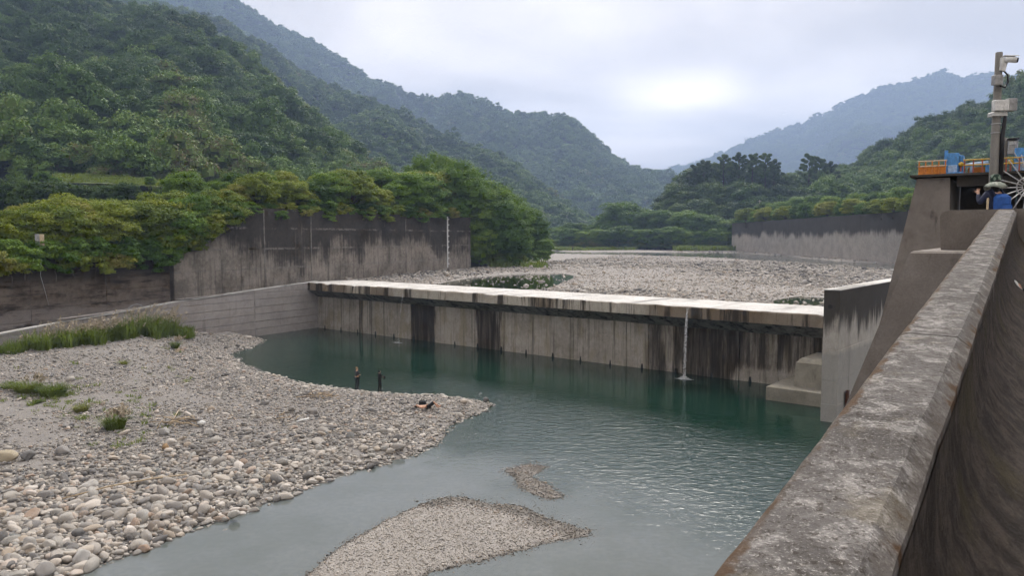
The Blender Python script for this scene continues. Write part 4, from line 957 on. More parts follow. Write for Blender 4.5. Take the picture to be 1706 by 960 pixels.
# ------------------------------------------------------------------ hills
FOR_HI = protos('forest_crowns', [quads_mesh('forest_crown', crown_arrays(400+i, [(1.0, 1.0, 0.85), (1.15, 1.0, 0.6), (0.8, 0.85, 1.25), (1.0, 1.1, 0.95), (0.9, 0.9, 0.7), (1.1, 0.9, 1.1)][i], [34, 30, 36, 40, 26, 38][i], 3600, 0.078, -0.4, 0.5, core=0.64)[0], L_FOR) for i in range(6)])
FOR_LO = protos('far_crowns', [quads_mesh('far_crown', crown_arrays(420+i, (1.0, 1.0, 0.85), 18, 900, 0.15, -0.25, 0.5, core=0.64)[0], L_FOR) for i in range(5)])
def hill(name, ridge, foot, label, nu=150, nv=46, spur=0.16, fs=0.004, seed=1.0, curve=1.25, crown=(4.5, 7.5), count=4000, coll=None, tint=(0.45, 0.2), tree_h=5.0, back=0.6, yellow_low=0.0, dens_back=0.15):
    """ridge: (px, py, Y) surveyed skyline; foot: (Y, z) of the hill foot for each ridge point"""
    rp = [at(*q) for q in ridge]; xs = np.linspace(0, len(rp)-1, nu)
    def ip(arr): return np.interp(xs, np.arange(len(arr)), arr)
    RX, RY, RZ = ip([p.x for p in rp]), ip([p.y for p in rp]), ip([p.z for p in rp])-tree_h
    FY, FZ = ip([f[0] for f in foot]), ip([f[1] for f in foot]); FX = RX/RY*FY
    vv = np.concatenate([np.linspace(0, 1, nv), np.linspace(1, 1+back, nv//4)[1:]]); P = np.zeros((nu, len(vv), 3))
    for i in range(nu):
        for j, v in enumerate(vv):
            if v <= 1: x = FX[i]+(RX[i]-FX[i])*v; y = FY[i]+(RY[i]-FY[i])*v; z = FZ[i]+(RZ[i]-FZ[i])*v**curve; am = (v*(1-v)*4)**0.8
            else: e = v-1; x = RX[i]+(RX[i]-FX[i])*e; y = RY[i]+(RY[i]-FY[i])*e; z = RZ[i]-(RZ[i]-FZ[i])*e*0.9; am = 0.0
            h = RZ[i]-FZ[i]
            n = vnoise(x, y, fs, seed, 5); rid = 1-2*abs(vnoise(x*1.0, y*0.55, fs*1.3, seed+5, 3))
            z += h*spur*am*(0.9*n+0.45*rid)
            P[i, j] = (x, y, z)
    me = bpy.data.meshes.new(name); idx = np.arange(nu*len(vv)).reshape(nu, len(vv))
    q = np.stack([idx[:-1, :-1], idx[1:, :-1], idx[1:, 1:], idx[:-1, 1:]], -1).reshape(-1, 4)
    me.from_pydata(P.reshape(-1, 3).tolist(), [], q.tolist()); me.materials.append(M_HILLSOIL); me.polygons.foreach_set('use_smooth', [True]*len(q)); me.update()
    o = link(name, me); tag(o, label, 'hill', kind='structure')
    # trees on the surface
    V = P.reshape(-1, 3)[q]; ar = 0.5*np.linalg.norm(np.cross(V[:, 2]-V[:, 0], V[:, 3]-V[:, 1]), axis=1)
    vq = np.tile(vv[:-1], nu-1); ar = ar*np.where(vq > 1.05, dens_back, 1.0)
    dist = np.linalg.norm(V.mean(1), axis=1); w = ar/ar.sum()
    ids = rng.choice(len(q), count, p=w); a, b = rng.random(count)[:, None], rng.random(count)[:, None]
    T = V[ids]; pt = (T[:, 0]*(1-a)+T[:, 1]*a)*(1-b)+(T[:, 3]*(1-a)+T[:, 2]*a)*b
    n1 = np_noise(pt, 0.012*0.004/fs if False else 0.010, 13.0, 3); n2 = np_noise(pt, 0.03, 23.0, 2)
    s = rng.uniform(crown[0], crown[1], count)*np.exp(rng.normal(0, 0.18, count))
    tt = tint[0]+tint[1]*1.3*n1+tint[1]*0.8*n2+rng.normal(0, tint[1]*0.55, count)+yellow_low*np.clip(1-vq[ids]*1.6, 0, 1)
    dk = rng.random(count) < 0.30; tt[dk] -= 0.26; br = rng.random(count) < 0.012; tt[br] = 1.0
    SC = np.stack([s*rng.uniform(.85, 1.15, count), s*rng.uniform(.85, 1.15, count), s*rng.uniform(0.75, 1.25, count)], 1)
    pt[:, 2] += SC[:, 2]*rng.uniform(0.2, 0.9, count)
    f = scatter('forest', pt, np.stack([rng.normal(0, .1, count), rng.normal(0, .1, count), rng.uniform(0, 6.28, count)], 1), SC, rng.integers(0, 6 if coll is FOR_HI else 5, count), np.clip(tt, 0, 1), coll, o)
    tag(f, 'dense forest canopy covering the ' + label, kind='stuff'); return P

H1 = hill('near_hill', [(-420, -250, 520), (-250, -190, 500), (-120, -125, 480), (0, -65, 470), (90, -18, 460), (160, 10, 450), (220, 22, 440), (290, 28, 430), (350, 62, 420), (395, 98, 405), (440, 130, 390), (480, 168, 372), (515, 205, 355), (548, 240, 335), (590, 268, 315), (640, 292, 300)],
          [(170, 20), (165, 20), (160, 20), (160, 21), (160, 22), (162, 22), (165, 22), (170, 22), (180, 22), (190, 22), (200, 22), (208, 22), (214, 20), (220, 19), (226, 17), (230, 16)],
          'steep green hill on the left', 170, 60, 0.16, 0.012, 3.0, 1.2, (3.2, 6.8), 5600, FOR_HI, (0.42, 0.42), 5.0, 0.5, 0.22)
H2 = hill('second_hill', [(40, -90, 1000), (140, -40, 980), (260, 5, 960), (340, 40, 940), (420, 70, 920), (500, 120, 900), (560, 150, 880), (640, 182, 860), (700, 214, 830), (770, 242, 800), (830, 265, 770), (880, 295, 740), (930, 335, 700), (980, 362, 680)],
          [(420, 20)]*6+[(430, 18), (440, 16), (450, 14), (460, 12), (470, 11), (480, 10), (490, 10), (500, 9)],
          'blue green spur behind the near left hill', 150, 50, 0.2, 0.006, 8.0, 1.15, (4.5, 7.5), 8500, FOR_LO, (0.42, 0.38), 6.0, 0.5, 0.1)
H3 = hill('third_ridge', [(60, -90, 1836), (200, -60, 1792), (330, -25, 1749), (395, 8, 1728), (450, 42, 1706), (520, 70, 1684), (580, 103, 1663), (610, 130, 1641), (650, 140, 1620), (690, 164, 1598), (725, 164, 1576), (765, 158, 1555), (800, 172, 1533), (835, 188, 1512), (868, 202, 1490), (905, 194, 1468), (945, 198, 1447), (978, 222, 1425), (1008, 256, 1404), (1045, 282, 1371), (1085, 294, 1328), (1118, 300, 1296), (1150, 330, 1242)],
          [(951, 20)]*14+[(904, 18), (880, 16), (868, 15), (856, 14), (833, 13), (820, 12), (809, 11), (796, 10), (785, 10)],
          'hazy blue ridge closing the valley on the left', 220, 46, 0.2, 0.004, 15.0, 1.1, (6, 10.5), 15000, FOR_LO, (0.42, 0.26), 7.0, 0.4)
H4 = hill('far_ridge', [(1010, 320, 3500), (1070, 302, 3430), (1120, 287, 3360), (1190, 264, 3290), (1240, 244, 3220), (1290, 221, 3164), (1345, 204, 3108), (1400, 178, 3052), (1440, 158, 3010), (1480, 145, 2968), (1530, 134, 2940), (1566, 123, 2912), (1600, 132, 2884), (1640, 124, 2856), (1706, 130, 2800), (1800, 135, 2744), (1950, 150, 2660)],
          [(1900, 30)]*17, 'far blue ridge on the right', 170, 40, 0.16, 0.003, 23.0, 1.0, (9, 15), 13000, FOR_LO, (0.40, 0.22), 9.0, 0.3)
H5 = hill('right_hill', [(1180, 322, 520), (1260, 312, 500), (1330, 300, 480), (1400, 292, 460), (1440, 270, 450), (1475, 252, 440), (1510, 236, 430), (1560, 210, 420), (1620, 184, 410), (1660, 172, 400), (1706, 148, 390), (1800, 100, 380), (1950, 30, 370)],
          [(330, 18), (320, 18), (300, 19), (285, 20), (280, 20), (270, 20), (260, 20), (255, 20), (250, 20), (240, 20), (230, 20), (220, 20), (210, 20)],
          'dark green hill rising behind the right wall', 130, 44, 0.15, 0.012, 31.0, 1.1, (3.0, 6.0), 4200, FOR_HI, (0.32, 0.36), 5.0, 0.4, 0.1)

# ------------------------------------------------------------------ banks the trees stand on
def bank(name, front, backl, label, nv=10):
    mb = MB(); n = len(front); vs = []
    for j in range(nv+1):
        t = j/nv
        for a, b in zip(front, backl): vs.append(tuple(Vector(a).lerp(Vector(b), t)+Vector((0, 0, 0.5*vnoise(a[0]+t*30, a[1]+t*50, 0.08, 2.0) if 0 < j < nv else 0))))
    mb.add(vs, [(j*n+i, j*n+i+1, (j+1)*n+i+1, (j+1)*n+i) for j in range(nv) for i in range(n-1)])
    tag(mb.build(name, M_SOIL, smooth=True), label, 'bank', kind='structure')
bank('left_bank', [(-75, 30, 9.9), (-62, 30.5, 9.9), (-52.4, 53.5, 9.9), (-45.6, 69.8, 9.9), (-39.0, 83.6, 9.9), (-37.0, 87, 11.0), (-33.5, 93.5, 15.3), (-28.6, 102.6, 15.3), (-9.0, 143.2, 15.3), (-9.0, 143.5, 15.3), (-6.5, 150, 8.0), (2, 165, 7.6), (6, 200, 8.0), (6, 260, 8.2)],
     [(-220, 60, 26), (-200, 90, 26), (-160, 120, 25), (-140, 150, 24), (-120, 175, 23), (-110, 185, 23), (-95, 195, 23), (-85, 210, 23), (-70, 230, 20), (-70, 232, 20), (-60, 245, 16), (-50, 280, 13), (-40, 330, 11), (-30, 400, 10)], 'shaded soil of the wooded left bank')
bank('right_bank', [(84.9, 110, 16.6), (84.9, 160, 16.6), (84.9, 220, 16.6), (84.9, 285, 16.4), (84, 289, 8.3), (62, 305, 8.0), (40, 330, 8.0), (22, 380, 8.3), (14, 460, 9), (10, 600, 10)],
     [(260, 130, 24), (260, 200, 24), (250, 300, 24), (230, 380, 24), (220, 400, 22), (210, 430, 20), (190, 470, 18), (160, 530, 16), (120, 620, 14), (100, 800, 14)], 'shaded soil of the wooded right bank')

# ------------------------------------------------------------------ trees one can tell apart
def row(kinds, items, phrase, group, cat='tree', lab=None, zbase=None, name=None):
    """items: (px, top_py, Y, z_foot); labels count along the row from the left"""
    items = sorted(items, key=lambda q: q[0])
    for i, (px, ty, Y, zf) in enumerate(items):
        k = kinds[(i*7+int(px)) % len(kinds)]; top = at(px, ty, Y); H = max(1.2, top.z-zf); s = H/(k.H*1.04)
        w = s if not isinstance(lab, float) else s*lab
        o = k.plant((top.x, Y, zf), w, (px*0.37) % 6.28, phrase % ordn(i), cat, group, name, sz=s)
rj = random.Random(5)
# yellow-green spreading trees behind the low dark wall
it = []
for px in range(-60, 300, 30):
    it.append((px+rj.uniform(-8, 8), 345+rj.uniform(-20, 12)-(px > 200)*(px-200)*0.10, 0, 0))
def behindF(px, d):
    if px < 300: p, k = hit_line(px, FL[0], FL[3]-FL[0])
    else: p = e_pt(px)
    v = p.normalized(); return p+v*d
row(K_YEL, [(x, y, behindF(x, 3.6+rj.random()).y, 9.7) for x, y, _, _ in it], '%s spreading yellow-green tree from the left along the low dark wall', 'yellow-green trees on the dark wall', lab=1.12)
row(K_YEL, [(x+14, y-8+rj.uniform(-5, 5), behindF(x+14, 10).y, 10.5) for x, y, _, _ in it], '%s yellow-green tree from the left in the second row behind the dark wall', 'second row behind the dark wall', lab=1.1)
row(K_SHR, [(x, 400+rj.uniform(-8, 8), behindF(x, 1.7).y, 9.7) for x in range(-40, 300, 17)], '%s low shrub from the left hanging over the dark wall', 'shrubs over the dark wall', 'shrub', lab=1.25)
row(K_SHR, [(px, ty, (behindF(px, 0.15)).y, zf) for px, ty, zf in ((-20, 414, 8.6), (18, 420, 8.4), (40, 410, 8.8), (92, 416, 8.5), (120, 412, 8.8), (158, 421, 8.2), (196, 414, 8.5), (214, 409, 8.9), (250, 418, 8.3), (272, 410, 8.7))], '%s trailing bush from the left drooping down the face of the dark wall', 'bushes drooping down the dark wall', 'shrub', lab=1.1)
# dark thicket behind
row(K_GRN, [(x, 283+rj.uniform(-5, 6)+0.05*x, 142, 21.5) for x in (70, 92, 250, 272, 292)], '%s small green tree from the left beside the grass terrace', 'trees beside the terrace', lab=1.2)
row(K_DRK, [(x, 288+rj.uniform(-6, 8)+0.09*x, 118+rj.uniform(-4, 4), 14) for x in range(-60, 230, 27)], '%s dark thicket tree from the left below the grass terrace', 'dark thicket trees')
# trees behind the tall wall
def behindE(px, d): p = e_pt(px); v = Vector((-(E2-E1).y, (E2-E1).x)).normalized(); return p+v*d
row(K_GRN+K_YEL[:2], [(px, ty, behindF(px, 2.5).y, 11.5) for px, ty in ((262, 352), (288, 340), (312, 326), (336, 318), (360, 312))], '%s green tree from the left over the sloping corner of the tall wall', 'trees at the wall corner', lab=1.1)
row(K_SHR, [(px, ty, behindF(px, 0.9).y, zf) for px, ty, zf in ((285, 400, 10.2), (278, 385, 10.2), (296, 372, 10.3), (315, 358, 11.2), (332, 362, 11.4), (348, 350, 12.5), (366, 338, 13.6), (385, 332, 14.8), (306, 385, 10.3), (322, 372, 10.8), (340, 352, 12), (356, 340, 13.2), (374, 330, 14.3), (300, 360, 11.5), (325, 345, 12.5))], '%s overhanging bush from the left on the sloping wall corner', 'bushes at the wall corner', 'shrub', lab=1.2)
row(K_YEL+K_GRN[:2], [(x+rj.uniform(-6, 6), 302+rj.uniform(-24, 14), behindF(x, 4).y+1, 15.2) for x in range(395, 730, 26)], '%s tree from the left in the front row on the tall wall', 'front row on the tall wall', lab=1.15)
row(K_GRN+K_YEL, [(x+rj.uniform(-8, 8), 286+rj.uniform(-14, 12)-(x > 620)*8, behindF(x, 13).y+2, 15.5) for x in range(300, 730, 30)], '%s tree from the left in the back row behind the tall wall', 'back row behind the tall wall', lab=1.12)
row(K_SHR, [(x, 340+rj.uniform(-9, 6), behindF(x, 1.6).y, 15.2) for x in range(398, 770, 15)], '%s shrub from the left along the top edge of the tall wall', 'shrubs on the tall wall', 'shrub', lab=1.3)
row(K_SHR, [(px, ty, (behindF(px, 0.1)).y, zf) for px, ty, zf in ((402, 350, 14.4), (425, 346, 14.9), (466, 350, 14.3), (508, 347, 14.7), (548, 352, 14.2), (610, 350, 14.6), (640, 354, 14.2), (700, 352, 14.5))], '%s trailing bush from the left drooping over the edge of the tall wall', 'bushes drooping over the tall wall', 'shrub', lab=1.2)
# tall group at the upstream end of the wall
def big(kind, px, ty, Y, zf, lab, wide=1.0, name=None):
    top = at(px, ty, Y); H = top.z-zf; s = H/(kind.H*1.03); kind.plant((top.x, Y, zf), s*wide, px*0.7, lab, 'tree', 'tall trees at the end of the wall', name, sz=s)
big(K_BIG[0], 766, 262, 146, 13.0, 'largest dark crowned tree towering over the right end of the tall wall', 1.12)
big(K_BIG[1], 738, 246, 160, 14.0, 'slender tree top rising highest behind the end of the tall wall', 0.72)
big(K_BIG[0], 700, 254, 150, 15.0, 'small rounded tree left of the highest tree top', 0.8)
big(K_BIG[2], 812, 300, 152, 7.5, 'broad tree just right of the tall wall end', 1.1)
big(K_BIG[1], 846, 310, 165, 7.5, 'bright green tree to the right of the wall end trees', 1.15)
big(K_BIG[2], 880, 345, 170, 7.5, 'lower outer tree leaning towards the gravel plain', 1.3)
big(K_BIG[1], 832, 345, 150, 7.0, 'leafy tree low beside the wall end group', 1.2)
big(K_BIG[1], 895, 378, 168, 7.0, 'outermost small tree drooping over the gravel plain', 1.05)
big(K_BIG[2], 866, 385, 158, 7.0, 'dense low tree in front of the bank trees', 1.3)
big(K_BIG[0], 795, 280, 158, 8.0, 'dark tree filling the gap right of the largest crown', 1.1)
big(K_BIG[1], 825, 322, 148.5, 6.8, 'leafy tree hugging the corner of the tall wall', 1.15)
big(K_BIG[2], 800, 345, 146.5, 6.7, 'low tree growing against the end face of the tall wall', 1.1)
big(K_BIG[1], 852, 360, 152, 6.8, 'round bushy tree in the middle of the wall end group', 1.3)
big(K_BIG[1], 905, 395, 164, 6.9, 'small drooping tree at the very tip of the wooded bank', 1.5)
row(K_SHR, [(800, 425, 147, 6.7), (822, 418, 149, 6.7), (845, 420, 151, 6.8), (866, 424, 152, 6.8), (885, 420, 158, 6.9), (902, 415, 162, 7), (835, 433, 147, 6.6), (860, 436, 147.5, 6.6)], '%s bush from the left on the gravel under the bank trees', 'bushes under the bank trees', 'shrub', lab=1.35)
row(K_SHR, [(x, 396+rj.uniform(-3, 3), 292+(1222-x)*0.10, 7.6) for x in range(930, 1225, 9)], '%s low bush from the left at the foot of the far riverside trees', 'bushes at the far river edge', 'shrub', lab=1.6)
# right bank: feathery trees beyond the plain
row(K_GRN, [(x+rj.uniform(-5, 5), ty+rj.uniform(-5, 5), Y, 8.2) for x, ty, Y in ((940, 378, 350), (965, 368, 345), (990, 372, 340), (1015, 366, 338), (1038, 338, 335), (1062, 358, 330), (1085, 352, 325), (1105, 352, 322), (1128, 342, 318), (1150, 346, 312), (1172, 352, 306), (1195, 356, 300), (1215, 362, 296), (1236, 360, 292))],
    '%s feathery green tree from the left beyond the gravel plain', 'trees beyond the plain', lab=1.5)
row(K_GRN, [(x+rj.uniform(-5, 5), 378+rj.uniform(-6, 6), 318-(x-940)*0.1, 8.0) for x in range(950, 1225, 22)], '%s low riverside tree from the left at the edge of the plain', 'low riverside trees', lab=1.6)
# wooded knoll
row(K_DRK, [(x, ty+rj.uniform(-4, 4), Y, zf) for x, ty, Y, zf in ((1132, 302, 350, 14), (1150, 284, 358, 16), (1170, 272, 362, 18), (1192, 266, 366, 20), (1214, 264, 366, 22), (1262, 276, 366, 22), (1285, 284, 362, 20), (1306, 292, 358, 18), (1330, 300, 354, 17), (1352, 306, 350, 16), (1378, 304, 350, 17), (1405, 298, 348, 18))],
    '%s dark crown from the left along the top of the wooded knoll', 'top trees of the knoll', lab=1.15)
row(K_DRK, [(x+rj.uniform(-6, 6), ty+rj.uniform(-6, 6), Y, zf) for x, ty, Y, zf in [(1124+20*i, 312-10*math.sin(i/11*3.1), 336, 12) for i in range(12)]], '%s dark tree from the left halfway up the wooded knoll', 'middle trees of the knoll', lab=1.0)
row(K_DRK, [(1140+23*i+rj.uniform(-6, 6), 335+rj.uniform(-6, 6), 322, 9) for i in range(11)], '%s dark tree from the left at the foot of the wooded knoll', 'lower trees of the knoll', lab=1.2)
row(K_PIN, [(1160, 276, 345, 16), (1173, 268, 350, 17), (1206, 258, 352, 22), (1232, 256, 350, 22), (1254, 257, 352, 22), (1276, 256, 352, 22), (1290, 266, 350, 22)], '%s pine from the left standing up from the wooded knoll', 'pines on the knoll', name='pine_tree', lab=0.65)
row(K_PIN, [(1349, 258, 348, 18), (1366, 263, 350, 18), (1384, 271, 350, 18)], '%s of the three separate umbrella pines right of the knoll', 'three separate pines', name='pine_tree', lab=0.62)
# row on top of the right wall
row(K_YEL+K_GRN, [(1240+18*i+rj.uniform(-5, 5), 348-1.9*max(0, i-1)*(1 if i < 9 else 0.93)+rj.uniform(-5, 4), max(150, 268-8.0*i), 16.4) for i in range(17)], '%s yellow-green tree from the far end on top of the river wall', 'trees on the river wall', lab=1.25)
row(K_GRN, [(1268+24*i+rj.uniform(-5, 5), 338-2.6*i+rj.uniform(-5, 4), max(175, 290-9.0*i), 17) for i in range(11)], '%s green tree from the far end in the second row behind the river wall', 'second row behind the river wall', lab=1.2)
# single autumn tree high on the left hill
k_or = TreeKind(290, 8.0, (4.2, 4.2, 3.0), L_ORG, BARK, 26, 2600, 0.5, name='autumn_tree')
def surf_at(P, px, py):
    x, y, z = project(P.reshape(-1, 3)); k = np.argmin((x-px)**2+(y-py)**2+(P.reshape(-1, 3)[:, 1] > 1e9)); return P.reshape(-1, 3)[k]
q = surf_at(H1[:, :60], 45, 84); k_or.plant((q[0], q[1], q[2]-1), 1.35, 0.4, 'lone orange tree high on the green left hill', 'tree')
#PART5
# ------------------------------------------------------------------ gate machinery on the deck
def deck(px, s=33.7):
    r = ray(px, 290); u = Vector((math.sin(TP), math.cos(TP))); t = s/(r[0]*u.x+r[1]*u.y); return t*r[0]*math.cos(TP)-t*r[1]*math.sin(TP)     # lateral l
def dz(py, px, s=33.7):
    p = Q(s, deck(px, s), z=0); return at(px, py, p.y).z
M_FR = Matrix(((math.cos(TP), math.sin(TP), 0, 0), (-math.sin(TP), math.cos(TP), 0, 0), (0, 0, 1, 0), (0, 0, 0, 1)))   # (l, s, z) -> world
DZ = 14.423
P_ORG = simple('weathered_orange_paint', (0.62, 0.22, 0.035), 0.6, dirt=(0.22, 0.09, 0.04)); P_BLU = simple('blue_machine_paint', (0.085, 0.27, 0.58), 0.5, dirt=(0.07, 0.12, 0.19))
P_PAL = simple('pale_blue_panel', (0.36, 0.50, 0.70), 0.5); P_YEL = simple('yellow_paint', (0.58, 0.38, 0.05), 0.5, dirt=(0.2, 0.12, 0.04)); P_CRM = simple('cream_paint', (0.55, 0.44, 0.30), 0.6)
P_RED = simple('dull_red_paint', (0.36, 0.10, 0.06), 0.6, dirt=(0.15, 0.06, 0.04)); P_GRY = simple('grey_box_paint', (0.33, 0.33, 0.33), 0.55, dirt=(0.15, 0.14, 0.13)); P_WHT = simple('white_enclosure', (0.68, 0.68, 0.66), 0.5, dirt=(0.35, 0.34, 0.32))
P_STL = simple('galvanised_steel', (0.42, 0.42, 0.42), 0.45, 0.6); P_BLK = simple('black_plastic', (0.015, 0.015, 0.018), 0.4); M_POLE = concrete('pole_concrete', (0.34, 0.325, 0.30), (0.24, 0.23, 0.21), (0.11, 0.10, 0.09), (5, 0.5), 0.25, fine=40)
def dbox(mb, x0, x1, y0, y1, s0, s1, c=0.02): # photograph columns and rows on the deck front
    mb.cbox(deck(x0), deck(x1), s0, s1, dz(y1, x0), dz(y0, x0), c, M_FR)
def rail_thing(name, l0, l1, s, z0, h, posts, mats, label, rails=(1.0, 0.55), toe=None):
    r = empty(name, M_FR @ Vector(((l0+l1)/2, s, z0))); inv = Matrix.Translation(r.location).inverted(); tag(r, label, 'railing')
    def part(nm, mb, m): o = mb.build(nm, m, r); o.matrix_parent_inverse = inv
    for k in range(posts):
        l = l0+(l1-l0)*k/(posts-1); mb = MB(); mb.tube([M_FR @ Vector((l, s, z0)), M_FR @ Vector((l, s, z0+h))], 0.025, 6); part('post', mb, mats[0])
    for q in rails:
        mb = MB(); mb.tube([M_FR @ Vector((l0-.05, s-.002, z0+h*q)), M_FR @ Vector((l1+.05, s-.002, z0+h*q))], 0.024, 6); part('rail', mb, mats[1])
    if toe:
        mb = MB(); mb.box(l0, l1, s+0.03, s+0.05, z0+0.02, z0+toe, M_FR); part('kick_panel', mb, mats[2])
rail_thing('orange_railing', deck(1534), deck(1577), 33.1, DZ, 0.52, 5, (P_ORG, P_CRM, P_ORG), 'orange painted railing with solid kick panel on the gate pier', (1.0, 0.62), 0.36)
rail_thing('deck_railing', deck(1608), deck(1652), 33.2, DZ, 0.50, 4, (P_RED, P_YEL, P_ORG), 'yellow and red railing between the blue cabinet and the tall pole', (1.0, 0.62))
rail_thing('deck_railing', deck(1655), deck(1720), 33.2, DZ, 0.50, 4, (P_RED, P_YEL, P_ORG), 'yellow and red railing right of the tall camera pole', (1.0, 0.6))
mb = MB(); dbox(mb, 1566, 1576, 276, 282, 33.4, 33.7); mb.cbox(deck(1568), deck(1574), 33.45, 33.65, DZ, dz(281.5, 1568), 0.01, M_FR); tag(mb.build('control_box', P_CRM), 'small cream control box behind the orange railing', 'control box')
cab = empty('blue_cabinet', M_FR @ Vector((deck(1588), 33.6, DZ))); tag(cab, 'upright blue machine cabinet with pale door on the gate deck', 'cabinet'); ci = Matrix.Translation(cab.location).inverted()
def cpart(nm, fn, mat, root=cab, inv=ci):
    mb = MB(); fn(mb); o = mb.build(nm, mat, root); o.matrix_parent_inverse = inv
l0, l1 = deck(1578), deck(1598)
cpart('body', lambda m: m.cbox(l0, l1, 33.3, 34.1, DZ, DZ+0.80, 0.02, M_FR), P_BLU)
cpart('door_panel', lambda m: m.cbox(l0+0.06, l1-0.05, 33.27, 33.3, DZ+0.06, DZ+0.34, 0.01, M_FR), P_PAL)
cpart('side_panel', lambda m: m.cbox(l1+0.003, l1+0.14, 33.5, 34.0, DZ, DZ+0.72, 0.02, M_FR), P_BLU)
cpart('vent_stack', lambda m: m.cbox(l0-0.09, l0+0.03, 33.35, 33.47, DZ, DZ+0.92, 0.015, M_FR), P_BLU)
cpart('base_frame', lambda m: m.cbox(l0-0.15, l1+0.2, 33.2, 34.2, DZ-0.02, DZ+0.07, 0.01, M_FR), P_BLU)
mb = MB(); mb.tube([M_FR @ Vector((deck(1606), 33.6, DZ+.33)), M_FR @ Vector((deck(1646), 33.6, DZ+.40))], 0.075, 10); mb.tube([M_FR @ Vector((deck(1618), 33.6, DZ)), M_FR @ Vector((deck(1618), 33.6, DZ+.3))], .05, 8); tag(mb.build('hoist_shaft', P_PAL, smooth=True), 'pale blue hoist shaft running right from the blue cabinet', 'shaft')
mb = MB(); mb.cbox(deck(1612), deck(1641), 33.75, 33.95, DZ, DZ+.26, 0.01, M_FR); tag(mb.build('orange_beam', P_ORG), 'short orange beam lying on the deck below the hoist shaft', 'beam')
mb = MB(); mb.cbox(deck(1642), deck(1656), 33.4, 34.0, DZ, DZ+.36, 0.02, M_FR); tag(mb.build('gear_box', P_BLU), 'low blue gear box left of the tall pole', 'gear box')
for px, lab in ((1601.5, 'round yellow valve beside the blue cabinet'), (1683.5, 'round yellow valve beside the right blue housing')):
    r = empty('valve', M_FR @ Vector((deck(px), 33.35, DZ))); iv = Matrix.Translation(r.location).inverted(); tag(r, lab, 'valve', 'yellow valves')
    cpart('bulb', lambda m: m.sphere(M_FR @ Vector((deck(px), 33.35, DZ+.36)), 0.095), P_YEL, r, iv); cpart('stem', lambda m: m.tube([M_FR @ Vector((deck(px), 33.35, DZ)), M_FR @ Vector((deck(px), 33.35, DZ+.3))], 0.03, 8), P_RED, r, iv)
hs = empty('blue_housing', M_FR @ Vector((deck(1705), 33.6, DZ))); iv = Matrix.Translation(hs.location).inverted(); tag(hs, 'wide blue machine housing at the right edge of the deck', 'housing')
cpart('body', lambda m: m.cbox(deck(1689), deck(1745), 33.3, 34.6, DZ, DZ+.86, .02, M_FR), P_BLU, hs, iv); cpart('lower_panel', lambda m: m.cbox(deck(1691), deck(1740), 33.27, 33.3, DZ+.04, DZ+.36, .01, M_FR), P_PAL, hs, iv)
cpart('stay', lambda m: m.tube([M_FR @ Vector((deck(1688), 33.2, DZ+.7)), M_FR @ Vector((deck(1704), 33.2, DZ+.15))], .02, 6), P_STL, hs, iv)
# second post with floodlight
fl = empty('floodlight_post', M_FR @ Vector((deck(1670), 33.9, DZ))); iv = Matrix.Translation(fl.location).inverted(); tag(fl, 'short pale post with a grey floodlight behind the camera pole', 'floodlight')
lp = deck(1671); zt = dz(228, 1671)
cpart('post', lambda m: (m.cbox(lp-.12, lp+.10, 33.8, 34.02, DZ, DZ+1.25, .03, M_FR), m.tube([M_FR @ Vector((lp+.02, 33.9, DZ+1.25)), M_FR @ Vector((lp+.03, 33.9, zt))], [.06, .035], 8)), M_POLE, fl, iv)
lq0, lq1 = deck(1677), deck(1694); zq0, zq1 = dz(257, 1680), dz(234, 1680)
cpart('lamp_housing', lambda m: m.cbox(lq0, lq1, 33.5, 33.85, zq0, zq1, .03, M_FR), P_GRY, fl, iv); cpart('visor', lambda m: m.cbox(lq0-.02, lq1+.03, 33.3, 33.85, zq1+.003, zq1+.05, .01, M_FR), P_BLK, fl, iv)
cpart('lens', lambda m: m.cbox(lq0+.05, lq1-.05, 33.48, 33.5, zq1-.17, zq1-.05, .005, M_FR), P_WHT, fl, iv); cpart('bracket', lambda m: m.tube([M_FR @ Vector((lp+.02, 33.9, zq0+.25)), M_FR @ Vector((lq0+.1, 33.8, zq0+.25))], .025, 6), P_STL, fl, iv)

# ------------------------------------------------------------------ camera pole
PB = at(1655.5, 300, 18.6); PB.z = 11.6
cp = empty('camera_pole', PB); tag(cp, 'tall grey pole with a white security camera beside the person in the hat', 'pole')
def pz(py): return at(1660, py, PB.y).z-PB.z
mb = MB(); top = pz(87); mb.tube([(0, 0, 0), (0, 0, pz(290)), (0, 0, top-0.004), (0, 0, top)], [.112, .105, .078, .074], 20); mb.build('shaft', M_POLE, cp, True)
# security camera: wedge housing tilted towards the river
camr = MB(); T = Matrix.Translation((0.10, -0.12, pz(107)))
camr.prism([(-.03, -.16), (.08, -.19), (.13, .02), (.10, .12), (-.02, .14)], lambda p, k: (p[0], -.14+.16*k, pz(107)+p[1])); cb = camr.build('camera_mount', P_WHT, cp)
mb = MB(); mb.tube([(0.06, -.14, pz(107)+.09), (.14, -.19, pz(107)+.07), (.27, -.25, pz(107)+.05)], [.06, .066, .07], 14); ch = mb.build('camera_housing', P_WHT, cp, True)
mb = MB(); mb.tube([(.265, -.248, pz(107)+.0505), (.30, -.266, pz(107)+.044)], [.062, .055], 14); mb.build('lens', P_BLK, ch, True)
mb = MB(); mb.prism([(-.09, 0), (.0, .02), (.09, 0), (.09, .018), (0, .04), (-.09, .018)], lambda p, k: (0.05+.22*k-p[0]*.2, -.14-.10*k+p[0]*.8, pz(107)+.155-.025*k+p[1])); mb.build('sun_shield', P_WHT, ch)
mb = MB(); mb.cbox(-.21, -.005, -.22, -.06, pz(143), pz(127), .012); mb.build('junction_box', P_GRY, cp)
